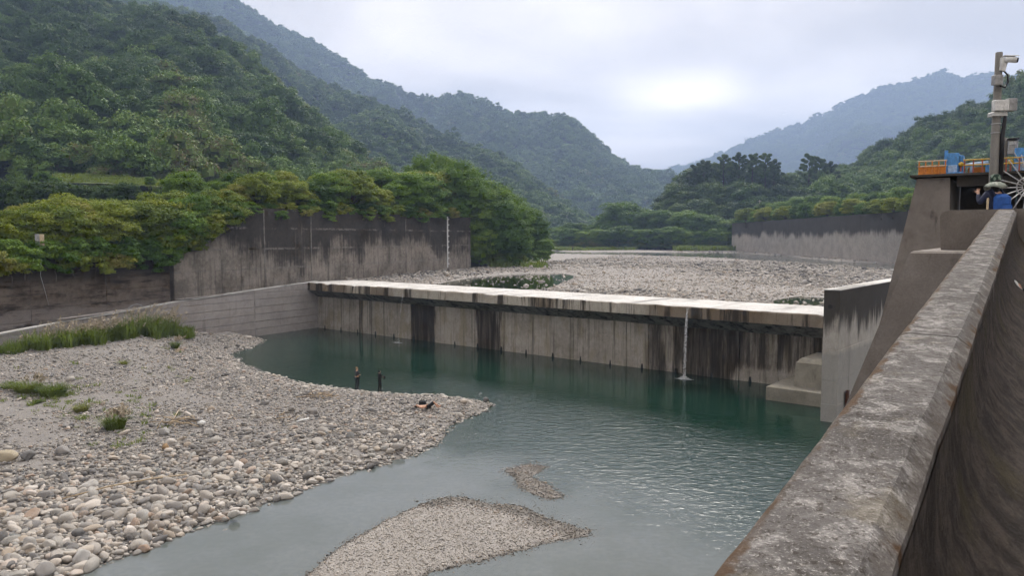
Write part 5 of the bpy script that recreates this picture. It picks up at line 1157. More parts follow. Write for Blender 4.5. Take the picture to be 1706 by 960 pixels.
mb = MB(); mb.cbox(-.20, .155, -.24, -.10, pz(186), pz(169), .012); mb.tube([(0, -.245, pz(177)), (0, -.235, pz(177))], .02, 10); mb.build('equipment_box', P_WHT, cp)
mb = MB(); mb.cbox(.162, .36, -.22, -.02, pz(186), pz(166), .012); mb.build('meter_box', P_GRY, cp)
mb = MB(); mb.cbox(-.15, .20, -.13, .13, pz(194), pz(187), .02); mb.build('bracket', P_WHT, cp)
mb = MB(); mb.tube([(.05, -.1, pz(118)), (.15, -.12, pz(126)), (.17, -.12, pz(138)), (.10, -.12, pz(147)), (-.02, -.11, pz(144))], .02, 8); mb.build('cable', P_BLK, cp, True)
mb = MB(); mb.tube([(.17, -.08, pz(187)), (.15, -.09, pz(200)), (.10, -.10, pz(230)), (.10, -.11, pz(300))], [.03, .045, .05, .05], 8); mb.build('conduit', P_BLK, cp, True)
for py in (207, 222): mb = MB(); mb.lathe([(.099, pz(py)), (.112, pz(py)), (.112, pz(py)+.02), (.099, pz(py)+.02)], 18); mb.build('strap', P_STL, cp)

# anti-climb fan of steel spokes
fc = at(1713, 311, 18.4); fg = empty('spoked_fan_guard', fc); tag(fg, 'white steel fan of radiating spokes at the right edge behind the cross wall', 'fan guard'); fg.rotation_euler = (0, 0, -TP)
ring = [(0.235*math.cos(2*math.pi*k/28), 0, 0.235*math.sin(2*math.pi*k/28)) for k in range(29)]
mb = MB(); mb.tube(ring, .016, 6, False); mb.build('ring', P_STL, fg, True)
ring = [(0.12*math.cos(2*math.pi*k/20), 0, 0.12*math.sin(2*math.pi*k/20)) for k in range(21)]
mb = MB(); mb.tube(ring, .014, 6, False); mb.build('hub', P_STL, fg, True)
for k in range(18):
    a = 2*math.pi*k/18+0.03; mb = MB(); mb.tube([(.11*math.cos(a), .0, .11*math.sin(a)), (.80*math.cos(a), .0, .80*math.sin(a))], [.016, .011], 6); mb.build('spoke', P_STL, fg, True)
mb = MB(); mb.tube([(0, .03, -.75-.3), (0, .03, 0)], .03, 8); mb.build('support_post', P_STL, fg, True)

# ------------------------------------------------------------------ people
SKIN = simple('skin', (0.52, 0.30, 0.20), 0.55, var=0.1); HAIR = simple('black_hair', (0.012, 0.010, 0.009), 0.5); HAIRL = simple('tan_hair', (0.36, 0.22, 0.11), 0.6); SUIT = simple('black_wetsuit', (0.014, 0.015, 0.018), 0.5); SUITG = simple('dark_grey_rash_top', (0.040, 0.045, 0.055), 0.6)
NAVY = simple('navy_jacket', (0.018, 0.024, 0.055), 0.7); BLUEP = simple('blue_backpack_cloth', (0.020, 0.090, 0.34), 0.6); EYE = simple('dark_eye', (0.01, 0.008, 0.008), 0.2); TROU = simple('dark_trousers', (0.03, 0.032, 0.04), 0.8); SNEAK = simple('white_sneaker', (0.72, 0.72, 0.70), 0.6, var=.08)
def skin_obj(name, V, E, Rr, mat, parent, root=0, sub=2):
    me = bpy.data.meshes.new(name); me.from_pydata([tuple(v) for v in V], E, []); me.materials.append(mat)
    o = link(name, me, parent); md = o.modifiers.new('skin', 'SKIN'); md.use_smooth_shade = True
    sv = me.skin_vertices[0].data
    for i, r in enumerate(Rr): sv[i].radius = (r, r) if not isinstance(r, tuple) else r; sv[i].use_root = (i == root)
    sb = o.modifiers.new('sub', 'SUBSURF'); sb.levels = sub-1; sb.render_levels = sub; return o
STAND = dict(pel=(0, 0, .96), spi=(0, 0, 1.14), che=(0, .0, 1.33), nec=(0, -.01, 1.48), jaw=(0, .02, 1.54), hed=(0, .015, 1.62), top=(0, 0, 1.695), nos=(0, .105, 1.595),
             sL=(-.17, 0, 1.41), eL=(-.23, -.02, 1.14), wL=(-.21, .10, .92), sR=(.17, 0, 1.41), eR=(.23, -.02, 1.14), wR=(.21, .10, .92),
             hL=(-.09, 0, .90), kL=(-.13, .03, .50), aL=(-.16, -.01, .09), tL=(-.19, .14, .04), hR=(.09, 0, .90), kR=(.13, .03, .50), aR=(.16, -.01, .09), tR=(.19, .14, .04))
RAD = dict(pel=(.15, .115), spi=(.13, .10), che=(.16, .115), nec=.055, jaw=(.062, .07), hed=(.082, .10), top=(.055, .065), nos=.014, sL=.062, eL=.044, wL=.030, hL=.088, kL=.060, aL=.042, tL=.036)
EDG = [('pel', 'spi'), ('spi', 'che'), ('che', 'nec'), ('nec', 'jaw'), ('jaw', 'hed'), ('hed', 'top')] + [e for s in 'LR' for e in (('che', 's'+s), ('s'+s, 'e'+s), ('e'+s, 'w'+s), ('pel', 'h'+s), ('h'+s, 'k'+s), ('k'+s, 'a'+s), ('a'+s, 't'+s))]
def R_(k): return RAD[k] if k in RAD else RAD[k[0]+'L']
def figure(name, loc, rz, pose, label, group=None, clothes=(), hair=HAIR, hairback=0.0, scale=1.0, hood=False, eyes=True):
    """one continuous body; garments are child meshes over the same joints"""
    J = {k: Vector(v) for k, v in STAND.items()}; J.update({k: Vector(v) for k, v in pose.items()})
    root = empty(name, loc, rz); root.scale = (scale,)*3; tag(root, label, 'person', group)
    ks = [k for k in STAND if k != 'nos']; V = [J[k] for k in ks]; Rr = [R_(k) for k in ks]; E = [(ks.index(a), ks.index(b)) for a, b in EDG]
    for s, sg in (('L', -1), ('R', 1)):                            # palm and five fingers
        w = J['w'+s]; d = (w-J['e'+s]).normalized(); side = d.cross(Vector((0, 0, 1))); side = side.normalized() if side.length > .2 else Vector((1, 0, 0))
        cur = d.cross(side).normalized()*-1
        V.append(w+d*.075); Rr.append((.036, .018)); pi = len(V)-1; E.append((ks.index('w'+s), pi))
        for f in range(5):
            o = (f-2)*.019; ln = [.06, .075, .08, .072, .055][f] if f else .05
            base = w+d*(.085 if f else .04)+side*(o if f else -.035); tip1 = base+d*ln*.55+cur*.012+(side*-.03 if f == 0 else side*0); tip2 = tip1+d*ln*.3+cur*.035
            V += [tip1, tip2]; Rr += [.0088, .0075]; E += [(pi, len(V)-2), (len(V)-2, len(V)-1)]
    V.append(J['nos']); Rr.append(.013); E.append((ks.index('hed'), len(V)-1))
    skin_obj('body', V, E, Rr, SKIN, root, 0)
    fwd = (J['nos']-J['hed']); fwd.normalize(); upv = (J['top']-J['jaw']).normalized(); sd = fwd.cross(upv).normalized()
    if eyes:
        mb = MB()
        for q in (-1, 1): mb.sphere(J['hed']+fwd*.088+sd*.032*q+upv*.005, .011, 8, 6)
        mb.build('eyes', EYE, root, True)
        mb = MB()
        for q in (-1, 1): mb.sphere(J['hed']+sd*.083*q-upv*.015-fwd*.01, (.014, .022, .03), 8, 6)
        mb.build('ears', SKIN if not hood else SUIT, root, True)
    if hair:
        mb = MB(); M_ = Matrix((( sd.x, fwd.x, upv.x, 0), (sd.y, fwd.y, upv.y, 0), (sd.z, fwd.z, upv.z, 0), (0, 0, 0, 1))); M_ = Matrix.Translation(J['hed']-fwd*.02+upv*.03) @ M_
        prof = [(.094, -.085-hairback), (.104, -.03), (.103, .02), (.092, .058), (.06, .088), (.02, .098)]
        n0 = len(mb.v); mb.lathe(prof, 16, M_)
        for i in range(n0, len(mb.v)):                              # leave the face free
            q = M_.inverted() @ Vector(mb.v[i])
            if q.z < .03 and q.y > .02: q.y = .02+(q.y-.02)*.15
            mb.v[i] = tuple(M_ @ q)
        mb.build('hair', hair, root, True)
    for nm, keys, grow, mat in clothes:
        kk = list(keys); E2 = [(kk.index(a), kk.index(b)) for a, b in EDG if a in kk and b in kk]; r2 = []
        for k in kk: r = R_(k); r2.append(tuple(x*1.05+grow for x in r) if isinstance(r, tuple) else r*1.05+grow)
        skin_obj(nm, [J[k] for k in kk], E2, r2, mat, root, 0)
    return root, J
TOPK = ['pel', 'spi', 'che', 'sL', 'eL', 'wL', 'sR', 'eR', 'wR']; LEGK = ['pel', 'hL', 'kL', 'aL', 'hR', 'kR', 'aR']; SHOEK = ['aL', 'tL']
def shoes(root, J, mat):
    for s in 'LR':
        mb = MB(); a, t = J['a'+s], J['t'+s]; d = (t-a); d.z = 0; d.normalize(); mb.sphere((a+t)/2+Vector((0, 0, -.008)), .001, 4, 4); mb.v = []; mb.f = []; mb.m = []
        mb.tube([a-d*.05+Vector((0, 0, -.03)), a+d*.03+Vector((0, 0, -.02)), t+d*.0+Vector((0, 0, 0)), t+d*.06+Vector((0, 0, -.005))], [.045, .055, .048, .025], 10); mb.build('shoe', mat, root, True)
def barpt(px, py):
    p = on(px, py, .6)
    for _ in range(6): z = float(bar_z(np.array([[p.x, p.y, 0]]))[0]); p = on(px, py, z)
    return Vector((p.x, p.y, z+.06))
p1, J = figure('person', barpt(595, 650), -0.70, dict(eL=(-.24, .02, 1.15), wL=(-.08, .22, 1.10), eR=(.24, .02, 1.15), wR=(.08, .22, 1.08), kL=(-.13, .05, .50), aR=(.17, -.10, .09), tR=(.20, .05, .04)),
       'fair haired person in dark top and black trousers standing at the water edge', 'two people standing on the shore', (('top', TOPK[:5]+['sR', 'eR'], .012, SUITG), ('trousers', LEGK, .012, SUIT)), HAIRL, scale=1.02); shoes(p1, J, SUIT)
p2, J = figure('person', barpt(632.5, 653), -0.85, dict(eL=(-.22, .04, 1.15), wL=(-.12, .27, 1.12), eR=(.22, .06, 1.16), wR=(.10, .28, 1.10)),
       'smaller person in a black hooded wetsuit holding something dark at the water edge', 'two people standing on the shore', (('wetsuit', TOPK+LEGK[1:], .012, SUIT),), SUIT, 0.05, .96, True); shoes(p2, J, SUIT)
bp = p2.matrix_world; mb = MB(); mb.cbox(-.10, .10, -.07, .07, -.14, .10, .03); bg_ = mb.build('dry_bag', SUIT); a_ = 0.85; bg_.location = p2.location+Vector((math.sin(a_)*.40, math.cos(a_)*.40, 1.06)); bg_.rotation_euler = (0, 0, -0.85); tag(bg_, 'small black bag held by the person in the hooded wetsuit', 'bag')
# sunbather on the stones
LIE = dict(pel=(0, 0, .13), spi=(-.19, 0, .12), che=(-.40, 0, .14), nec=(-.56, 0, .14), jaw=(-.62, 0, .165), hed=(-.70, 0, .175), top=(-.775, 0, .17), nos=(-.675, 0, .285),
           sL=(-.46, -.18, .12), eL=(-.24, -.28, .10), wL=(-.06, -.16, .22), sR=(-.46, .18, .12), eR=(-.66, .34, .12), wR=(-.80, .14, .12),
           hL=(.06, -.09, .13), kL=(.40, -.11, .46), aL=(.66, -.11, .07), tL=(.80, -.13, .08), hR=(.06, .09, .13), kR=(.46, .12, .30), aR=(.82, .14, .07), tR=(.88, .15, .17))
p3, J = figure('person', barpt(712, 683)+Vector((0, 0, .03)), 0.12, LIE, 'bare chested person in black shorts lying on the stones with knees up', None, (('shorts', ['pel', 'hL', 'kL', 'hR', 'kR'], .014, SUIT),), HAIR, scale=1.04)
mb = MB(); mb.cbox(-.24, .24, -.16, .16, -.05, .30, .08); mb.tube([(-.1, 0, .29), (-.06, 0, .37), (.06, 0, .37), (.1, 0, .29)], .018, 6); o = mb.build('duffel_bag', SUIT, smooth=False); o.location = barpt(704, 676); o.rotation_euler = (0, 0, .5)
tag(o, 'black bag lying on the stones behind the sunbather', 'bag')
# walkers far up the plain
for i, (px, py, Y, lab) in enumerate(((911, 413, 300, 'tiny leftmost dark walker on the far gravel plain'), (918, 414, 296, 'tiny dark walker next to the leftmost one on the far gravel'), (954, 414.5, 290, 'tiny single dark walker standing apart on the far gravel'))):
    p = at(px, py, Y); p.z = float(bed_z(np.array([[p.x, p.y, 0]]))[0]); figure('person', p, 1.0+i, dict(aL=(-.10, .2, .09), tL=(-.12, .33, .06), kL=(-.1, .14, .5)), lab, 'walkers on the far plain', (('clothes', TOPK+LEGK[1:], .02, SUIT),), HAIR, eyes=False)
# person in the hat
base = Q(20.8, -0.72, z=11.6)
ph, J = figure('person', base, 0.10, dict(eL=(-.30, .10, 1.20), wL=(-.22, .26, 1.42), eR=(.24, .06, 1.14), wR=(.16, .24, .98), sL=(-.18, .02, 1.42)),
       'person in a wide brimmed hat holding up a phone behind the cross wall', None, (('jacket', TOPK, .022, NAVY), ('trousers', LEGK, .02, TROU)), HAIR, .20, 1.0); shoes(ph, J, SUIT)
def hat_mat(name, a, b):
    m = NT(name); n1 = m.voro(m.obj(), 14).outputs['Color']; n2 = m.noise(m.obj(), 9, 3); return m.pbr(m.mix(m.step(n2, .45, .55), a, b), .9)
hat = empty('hat', ph.location+Vector((0, 0, 1.665))); hat.rotation_euler = (-.16, .06, 0); hat.scale = (.98, .98, 1.25); tag(hat, 'pale brimmed sun hat with dark green crown on the person by the pole', 'hat')
mb = MB(); mb.lathe([(.105, .0), (.108, .02), (.114, .07), (.106, .135), (.07, .16), (.01, .165)], 24); mb.build('crown', hat_mat('hat_green_print', (.02, .04, .03), (.16, .21, .16)), hat, True)
mb = MB(); vs = []; fs = []; n_ = 40
for k in range(n_):
    a = 2*math.pi*k/n_; dr = -.10+.025*math.cos(2*a+.5)+.012*math.sin(5*a); vs += [(.105*math.cos(a), .105*math.sin(a), .012), (.19*math.cos(a), .18*math.sin(a), .004+dr*.35), (.25*math.cos(a), .235*math.sin(a), dr), (.19*math.cos(a), .18*math.sin(a), -.006+dr*.35), (.105*math.cos(a), .105*math.sin(a), .0)]
for k in range(n_):
    for j in range(4): a, b = k*5+j, ((k+1) % n_)*5+j; fs.append((a, b, b+1, a+1))
mb.add(vs, fs); mb.build('brim', hat_mat('hat_pale_cloth', (.30, .33, .28), (.50, .52, .46)), hat, True)
bk = empty('backpack', ph.location, .10); tag(bk, 'bright blue backpack on the back of the person in the hat', 'backpack')
mb = MB(); mb.cbox(-.19, .19, -.34, -.13, .86, 1.40, .07); mb.build('bag', BLUEP, bk)
mb = MB(); mb.cbox(-.14, .14, -.40, -.335, .90, 1.16, .03); mb.build('pocket', BLUEP, bk)
for s in (-1, 1):
    mb = MB(); mb.tube([(s*.11, -.15, 1.38), (s*.12, -.03, 1.52), (s*.13, .11, 1.46), (s*.14, .15, 1.25)], .022, 8); mb.build('strap', NAVY, bk, True)
mb = MB(); mb.cbox(-.075, .075, -.006, .006, -.04, .04, .004); o = mb.build('phone', P_BLK); o.location = ph.location+Vector((-.235, .375, 1.50)); o.rotation_euler = (.1, 0, .1); tag(o, 'dark phone held up by the person in the hat', 'phone')
WOOD = simple('bleached_wood', (0.42, 0.33, 0.22), .85, scale=3); WOODD = simple('dark_driftwood', (.05, .04, .032), .9, scale=3)
mb = MB(); pp = at(1644.5, 330, 17.0); mb.tube([(pp.x, pp.y, 11.6), (pp.x+.01, pp.y, 12.3), (pp.x+.02, pp.y, pp.z)], .022, 8); tag(mb.build('walking_stick', WOOD, smooth=True), 'tan wooden walking stick leaning at the person in the hat', 'stick')
# sitter just outside the frame whose white shoe shows at the right edge
sp = Vector((0, 0, 0)); z = 11.0
for _ in range(30):
    p = on(1700, 506, z); s_ = p.x*math.sin(TP)+p.y*math.cos(TP); z = .5*z+.5*(11.033+.082*s_-.955)
sl = p.x*math.cos(TP)-p.y*math.sin(TP)
SIT = dict(pel=(0, 0, .13), spi=(0, -.05, .33), che=(0, -.06, .53), nec=(0, -.05, .68), jaw=(0, -.02, .74), hed=(0, -.02, .82), top=(0, -.03, .90), nos=(0, .07, .80), sL=(-.18, -.05, .61), eL=(-.26, -.22, .36), wL=(-.24, -.36, .12), sR=(.18, -.05, .61), eR=(.27, -.10, .36), wR=(.18, .16, .34),
           hL=(-.09, .05, .12), kL=(-.12, .44, .36), aL=(-.12, .80, .11), tL=(-.13, .85, .27), hR=(.09, .05, .12), kR=(.14, .40, .42), aR=(.13, .62, .09), tR=(.14, .76, .05))
pr = M_FR @ Vector((sl+.80, s_-.06, z+.02)); ps, J = figure('person', pr, -TP+math.pi/2, SIT, 'white sneaker of someone sitting on the mossy ramp, cut by the right edge', None, (('shirt', TOPK, .02, TROU), ('trousers', LEGK, .02, TROU)), HAIR)
def sneaker(a, t, root):
    d = (t-a).normalized(); x = Vector((1, 0, 0)); n = x.cross(d).normalized()
    M_ = Matrix(((x.x, d.x, n.x, a.x), (x.y, d.y, n.y, a.y), (x.z, d.z, n.z, a.z), (0, 0, 0, 1)))
    prof = [(-.075, .030, .05), (-.05, .042, .085), (.0, .043, .095), (.05, .044, .075), (.11, .050, .055), (.16, .048, .045), (.195, .036, .035), (.212, .012, .02)]
    mb = MB(); n_ = 12; vs = []; fs = []
    for y, w, h in prof:
        for k in range(n_): an = 2*math.pi*k/n_; vs.append(M_ @ Vector((w*math.cos(an), y, -.03+h*.5+h*.5*math.sin(an))))
    for i in range(len(prof)-1):
        for k in range(n_): fs.append((i*n_+k, i*n_+(k+1) % n_, (i+1)*n_+(k+1) % n_, (i+1)*n_+k))
    fs += [tuple(range(n_-1, -1, -1)), tuple((len(prof)-1)*n_+k for k in range(n_))]; mb.add(vs, fs); sh = mb.build('shoe', SNEAK, root, True)
    mb = MB(); pl = [(-.034, -.078), (-.044, 0), (-.05, .11), (-.044, .18), (-.015, .218), (.015, .218), (.044, .18), (.05, .11), (.044, 0), (.034, -.078)]
    mb.prism(pl, lambda p, k: M_ @ Vector((p[0]*1.04, p[1], -.052+.03*k))); mb.build('sole', SNEAK, sh)
    mb = MB(); mb.sphere(M_ @ Vector((-.047, .03, .0)), (.012, .02, .014), 8, 6); mb.build('side_mark', NAVY, sh, True)
for s in 'LR': sneaker(J['a'+s], J['t'+s], ps)

# ------------------------------------------------------------------ small things on the walls and slopes
mb = MB(); q = e_pt(745); d = (E2-E1).normalized(); nn = Vector((d.y, -d.x)); c = q+nn*.09
M_ = Matrix(((d.x, nn.x, 0, c.x), (d.y, nn.y, 0, c.y), (0, 0, 1, 0), (0, 0, 0, 1)))
sg = empty('staff_gauge', (c.x, c.y, 6)); iv = Matrix.Translation(sg.location).inverted(); tag(sg, 'white upright staff gauge on the tall wall near its right end', 'staff gauge')
cpart('board', lambda m: m.box(-.17, .17, -.03, .03, 6.6, 15.75, M_), P_WHT, sg, iv)
for k in range(9): cpart('tick', lambda m: m.box(.18, .55, -.03, .02, 7.2+k*1.0, 7.42+k*1.0, M_), P_WHT, sg, iv)
q, _k = hit_line(66, FL[0], FL[3]-FL[0]); zz = 12-5*q.y/1250
sn = empty('sign_board', (q.x, q.y, 10.3)); tag(sn, 'pale grey blank sign board on a post above the dark left wall', 'sign'); sn.rotation_euler = (0, 0, .55)
mb = MB(); mb.cbox(-.38, -.02, -.06, 0, 1.0, 2.05, .01); mb.build('board', P_GRY, sn); mb = MB(); mb.cbox(.0, .36, -.07, 0, .95, 2.02, .01); mb.build('board', P_CRM, sn); mb = MB(); mb.tube([(0, .03, -.4), (0, .03, 2.0)], .04, 8); mb.build('post', P_STL, sn)
mb = MB(); mb.tube([(0, -.2, .9), (.06, -.5, -.3), (-.05, -.72, -1.8), (.25, -.75, -3.2), (.5, -.78, -4.6)], .022, 6); mb.build('cable', P_STL, sn, True)
A = Vector(WALLLINE[2]); B = Vector(WALLLINE[3]); t = .42; p = A.lerp(B, t); mb = MB(); zt = TOPZ[2]+(TOPZ[3]-TOPZ[2])*t+.1; d = (B-A).normalized()
mb.tube([(p.x+d.x*x, p.y+d.y*x, zt+.03+h) for x, h in ((-1.3, .0), (-1.0, .30), (-.5, .45), (0, .40), (.45, .16), (.6, .0))], .035, 8); tag(mb.build('white_hose', P_GRY, smooth=True), 'pale grey hose arching over the wing wall above the reeds', 'hose')
def upole(px, y0, y1, Y, lab, r=.12):
    a, b = at(px, y1, Y), at(px, y0, Y); pr_ = empty('utility_pole', (a.x, a.y, a.z-4)); tag(pr_, lab, 'utility pole'); mb = MB(); mb.tube([(0, 0, 0), (0, 0, b.z-a.z+4)], [r, r*.7], 8); mb.build('shaft', M_POLE, pr_, True)
    mb = MB(); mb.box(-.7, .7, -.06, .06, b.z-a.z+3.4, b.z-a.z+3.55); mb.build('cross_arm', P_STL, pr_)
upole(1265, 333, 362, 290, 'thin pale utility pole in front of the wooded knoll', .22); upole(329, 246, 275, 205, 'slim pale utility pole at the foot of the left hill', .14); upole(270, 246, 285, 175, 'second slim utility pole left of the first at the foot of the left hill', .11)
def pylon(px, yt, yb, Y, lab, w=.26):
    t, b = at(px, yt, Y), at(px, yb, Y); H = t.z-b.z+10; r = empty('transmission_tower', (b.x, b.y, b.z-10)); tag(r, lab, 'pylon'); mb = MB(); rr = .35
    for sx in (-1, 1):
        for sy in (-1, 1): mb.tube([(sx*w*.5*H*.5, sy*w*.5*H*.5, 0), (sx*.6, sy*.6, H*.7), (0, 0, H)], rr, 4)
    for k in range(6):
        z0 = H*k/7; z1 = H*(k+1)/7; f = lambda z: max(.6, w*.25*H*(1-z/H*1.25))
        for sx in (-1, 1): mb.tube([(sx*f(z0), -f(z0), z0), (-sx*f(z1), -f(z1), z1)], rr*.6, 4)
    mb.build('frame', P_STL, r)
    for z in (.72, .82, .92): mb = MB(); mb.tube([(-H*.16, 0, H*z), (0, 0, H*z+1), (H*.16, 0, H*z)], rr*.8, 4); mb.build('cross_arm', P_STL, r)
pylon(1241, 226, 244, 3230, 'tiny lattice pylon on the crest of the far right ridge')
# grass terrace at the foot of the left hill
def gvec(px, py, Y): return tuple(at(px, py, Y))
M_GRS = leaf_mat('grass_blades', [(0, (.11, .16, .035)), (.5, (.19, .25, .06)), (1, (.32, .30, .12))], 'obj', 0.5); M_MEAD = simple('meadow', (.085, .11, .034), .95, scale=.6)
mb = MB(); mb.add([gvec(95, 304, 146), gvec(180, 306, 147), gvec(290, 313, 149), gvec(290, 304, 160), gvec(180, 293, 159), gvec(95, 290, 158)], [(0, 1, 4, 5), (1, 2, 3, 4)]); tag(mb.build('grass_terrace', M_MEAD), 'sloping green grass terrace at the foot of the left hill', 'terrace', kind='structure')

# ------------------------------------------------------------------ grasses on the bar
M_PLU = simple('reed_plume', (.42, .36, .27), .9, scale=2)
def blades(n, rad, h, seed, lean=.45, w=.014, droop=.25):
    r = np.random.default_rng(seed); mb = MB()
    for k in range(n):
        a = r.uniform(0, 6.28); q = rad*math.sqrt(r.random()); b = Vector((math.cos(a)*q, math.sin(a)*q, -.05)); a2 = a+r.normal(0, .8); L_ = h*r.uniform(.55, 1.1); ln = lean*r.uniform(.2, 1.2)
        d = Vector((math.cos(a2), math.sin(a2), 0)); s = Vector((-d.y, d.x, 0))*w*r.uniform(.7, 1.4)
        m1 = b+Vector((0, 0, L_*.6))+d*L_*ln*.35; t = b+Vector((0, 0, L_*(1-droop*ln)))+d*L_*ln
        mb.add([b-s, b+s, m1+s*.8, m1-s*.8, t], [(0, 1, 2, 3), (3, 2, 4)])
    return mb
def plumes(n, rad, h, seed):
    r = np.random.default_rng(seed); C = []
    for k in range(n):
        a = r.uniform(0, 6.28); q = rad*math.sqrt(r.random()); b = np.array([math.cos(a)*q, math.sin(a)*q, 0]); d = np.array([r.normal(.35, .2), r.normal(0, .2), 1.0]); L_ = h*r.uniform(.85, 1.25)
        for z in np.linspace(.78, 1.0, 16): C.append(b+d*L_*z*np.array([z, z, 1])+r.normal(0, .035, 3))
    C = np.array(C); N_ = r.normal(size=C.shape); N_ /= np.linalg.norm(N_, axis=1, keepdims=True); return quads_mesh('plumes', leaf_quads(C, N_, np.full(len(C), .15), r), M_PLU)
TUFT = [(12, 652, 1.0, .8, 'green grass tuft at the left edge of the bar'), (46, 655, 1.2, .95, 'yellowish grass tuft second from the left edge'), (88, 660, 1.25, 1.0, 'widest green grass tuft in the left row'), (136, 686, .6, .55, 'small bright grass tuft below the left row'), (192, 716, .8, 1.0, 'dense upright grass tuft standing alone below the others'),
        (206, 612, .35, .7, 'thin sprig growing in the middle of the upper bar'), (292, 582, .4, .9, 'thin dry sprig on the upper bar near the reeds'), (62, 672, .35, .3, 'tiny grass tuft beneath the left row'), (130, 635, .4, .35, 'tiny round grass tuft right of the left row')]
for i, (px, py, rad, h, lab) in enumerate(TUFT):
    g = empty('grass_tuft', barpt(px, py)-Vector((0, 0, .05))); tag(g, lab, 'grass tuft', 'grass tufts on the bar')
    blades(int(520*rad+90), rad*.6, h*1.05, 600+i, 1.0).build('blades', M_GRS, g)
    if i in (4, 6, 1): link('plumes', plumes(12 if i != 4 else 26, rad*.5, h*1.15, 640+i), g)
mb = MB(); rr = np.random.default_rng(78)
for k in range(170):
    if k < 90: px, py = rr.normal(75, 60), rr.normal(660, 16)
    elif k < 130: px, py = rr.uniform(0, 320), rr.uniform(575, 640)
    else: px, py = rr.normal(200, 50), rr.normal(705, 20)
    if px < -30: continue
    p = barpt(px, py); b = blades(int(rr.integers(8, 34)), .22, rr.uniform(.15, .5), int(rr.integers(1e6)), 1.1, .016); mb.add([Vector(v)+p-Vector((0, 0, .06)) for v in b.v], b.f)
tag(mb.build('bar_weeds', M_GRS), 'sparse low weeds sprouting between the stones of the bar', 'weeds', kind='stuff')
# reed belt along the wing wall
mb = MB(); rr = np.random.default_rng(77); pl = []
Lp = [Vector(v) for v in WALLLINE]
for px in np.linspace(-60, 312, 84):
    for dy in (0, 1, 2):
        x = px+rr.uniform(-3, 3); k = 1 if x > 300 else (2 if x > 73 else 3)
        q, _ = hit_line(x, Lp[k], Lp[k+1]-Lp[k]); dd = q.normalized()*-1; q = q+dd*(1.0+dy*1.2+rr.uniform(-.6, 1.1)+1.3*max(0, math.sin(x*.13))*(dy == 2)+(.8 if 60 < x < 270 else 0)); f = 1.0 if 40 < x < 290 else .75
        p = Vector((q.x, q.y, float(bar_z(np.array([[q.x, q.y, 0]]))[0])))
        hgt = 1.35*rr.uniform(.55, 1.2)*(1.15+.85*math.exp(-((x-245)/40)**2)+.35*math.exp(-((x-130)/60)**2))*f*rr.uniform(.8, 1.15)
        b = blades(46, .6, hgt, int(rr.integers(1e6)), .6, .034); mb.add([Vector(v)+p for v in b.v], b.f)
        if rr.random() < .75 and dy < 2 and 20 < x < 285: pl.append((p, hgt))
ro = mb.build('reed_grass', M_GRS); tag(ro, 'long belt of green reeds at the foot of the wing wall', 'reeds', kind='stuff')
C = []
for p, h in pl:
    for k in range(5):
        b = np.array(p)+np.array([rr.normal(0, .4), rr.normal(0, .4), 0]); d = np.array([rr.normal(.40, .15), rr.normal(0, .1), 1.0]); L_ = h*rr.uniform(1.05, 1.4)
        for z in np.linspace(.80, 1.0, 14): C.append(b+d*L_*z*np.array([z, z, 1])+rr.normal(0, .04, 3))
C = np.array(C); N_ = rr.normal(size=C.shape); N_ /= np.linalg.norm(N_, axis=1, keepdims=True)
o = link('plumes', quads_mesh('plumes', leaf_quads(C, N_, np.full(len(C), .17), rr), M_PLU), ro); tag(o, 'pale feathery reed plumes', kind='stuff')
# green grass at the far edge of the plain and under the bank trees
mb = MB()
def strip(x0, x1, yy, Y, n, h):
    for k in range(n):
        x = rr.uniform(x0, x1); y_ = Y+rr.uniform(-6, 6); p = at(x, yy, y_); p.z = float(bed0(np.array([[p.x, p.y, 0]]))[0])+.1; b = blades(16, 1.1, h*rr.uniform(.6, 1.2), int(rr.integers(1e6)), .7, .10); mb.add([Vector(v)+p for v in b.v], b.f)
strip(925, 1060, 404, 300, 150, 1.6); strip(1125, 1222, 406, 285, 170, 2.2); strip(820, 905, 430, 148, 60, 1.3)
for k in range(420):
    a_, b_ = rr.random(), rr.random(); p = Vector(gvec(95+195*a_, 304+9*a_*a_, 146+3*a_)).lerp(Vector(gvec(95+195*a_, 290+14*a_*a_, 158+2*a_)), b_); b = blades(14, .9, .55*rr.uniform(.6, 1.3), int(rr.integers(1e6)), .8, .07); mb.add([Vector(v)+p for v in b.v], b.f)
tag(mb.build('riverside_grass', M_GRS), 'bright green grass strip along the far edge of the gravel plain', 'grass', kind='stuff')

# ------------------------------------------------------------------ driftwood, pole, branch
a, b = barpt(104, 840), barpt(312, 798); mb = MB(); mb.tube([a+Vector((0, 0, .16)), a.lerp(b, .35)+Vector((0, 0, .30)), a.lerp(b, .7)+Vector((0, 0, .27)), b+Vector((0, 0, .14))], [.030, .036, .034, .026], 8); tag(mb.build('bamboo_pole', WOOD, smooth=True), 'long thin dry bamboo pole lying across the stones', 'pole')
def heap(name, px, py, n, L_, seed, lab, mats=(WOOD, WOODD), spread=.9):
    r = random.Random(seed); c = barpt(px, py) if py > 500 else None
    if c is None: c = on(px, py, 6.6); c.z = float(bed_z(np.array([[c.x, c.y, 0]]))[0])+.1
    e = empty(name, c); tag(e, lab, 'driftwood', 'driftwood heaps')
    for k in range(n):
        an = r.uniform(0, 3.14); q = Vector((r.uniform(-spread, spread), r.uniform(-spread, spread)*.7, r.uniform(.02, .25))); d = Vector((math.cos(an), math.sin(an)*.8, r.uniform(-.12, .35)))*L_*r.uniform(.3, 1)
        mb = MB(); mb.tube([q-d*.5, q+Vector((r.uniform(-.06, .06), r.uniform(-.06, .06), .06)), q+d*.5], [.030*r.uniform(.5, 1.3), .022, .010], 5); mb.build('stick', mats[r.random() < .28], e, True)
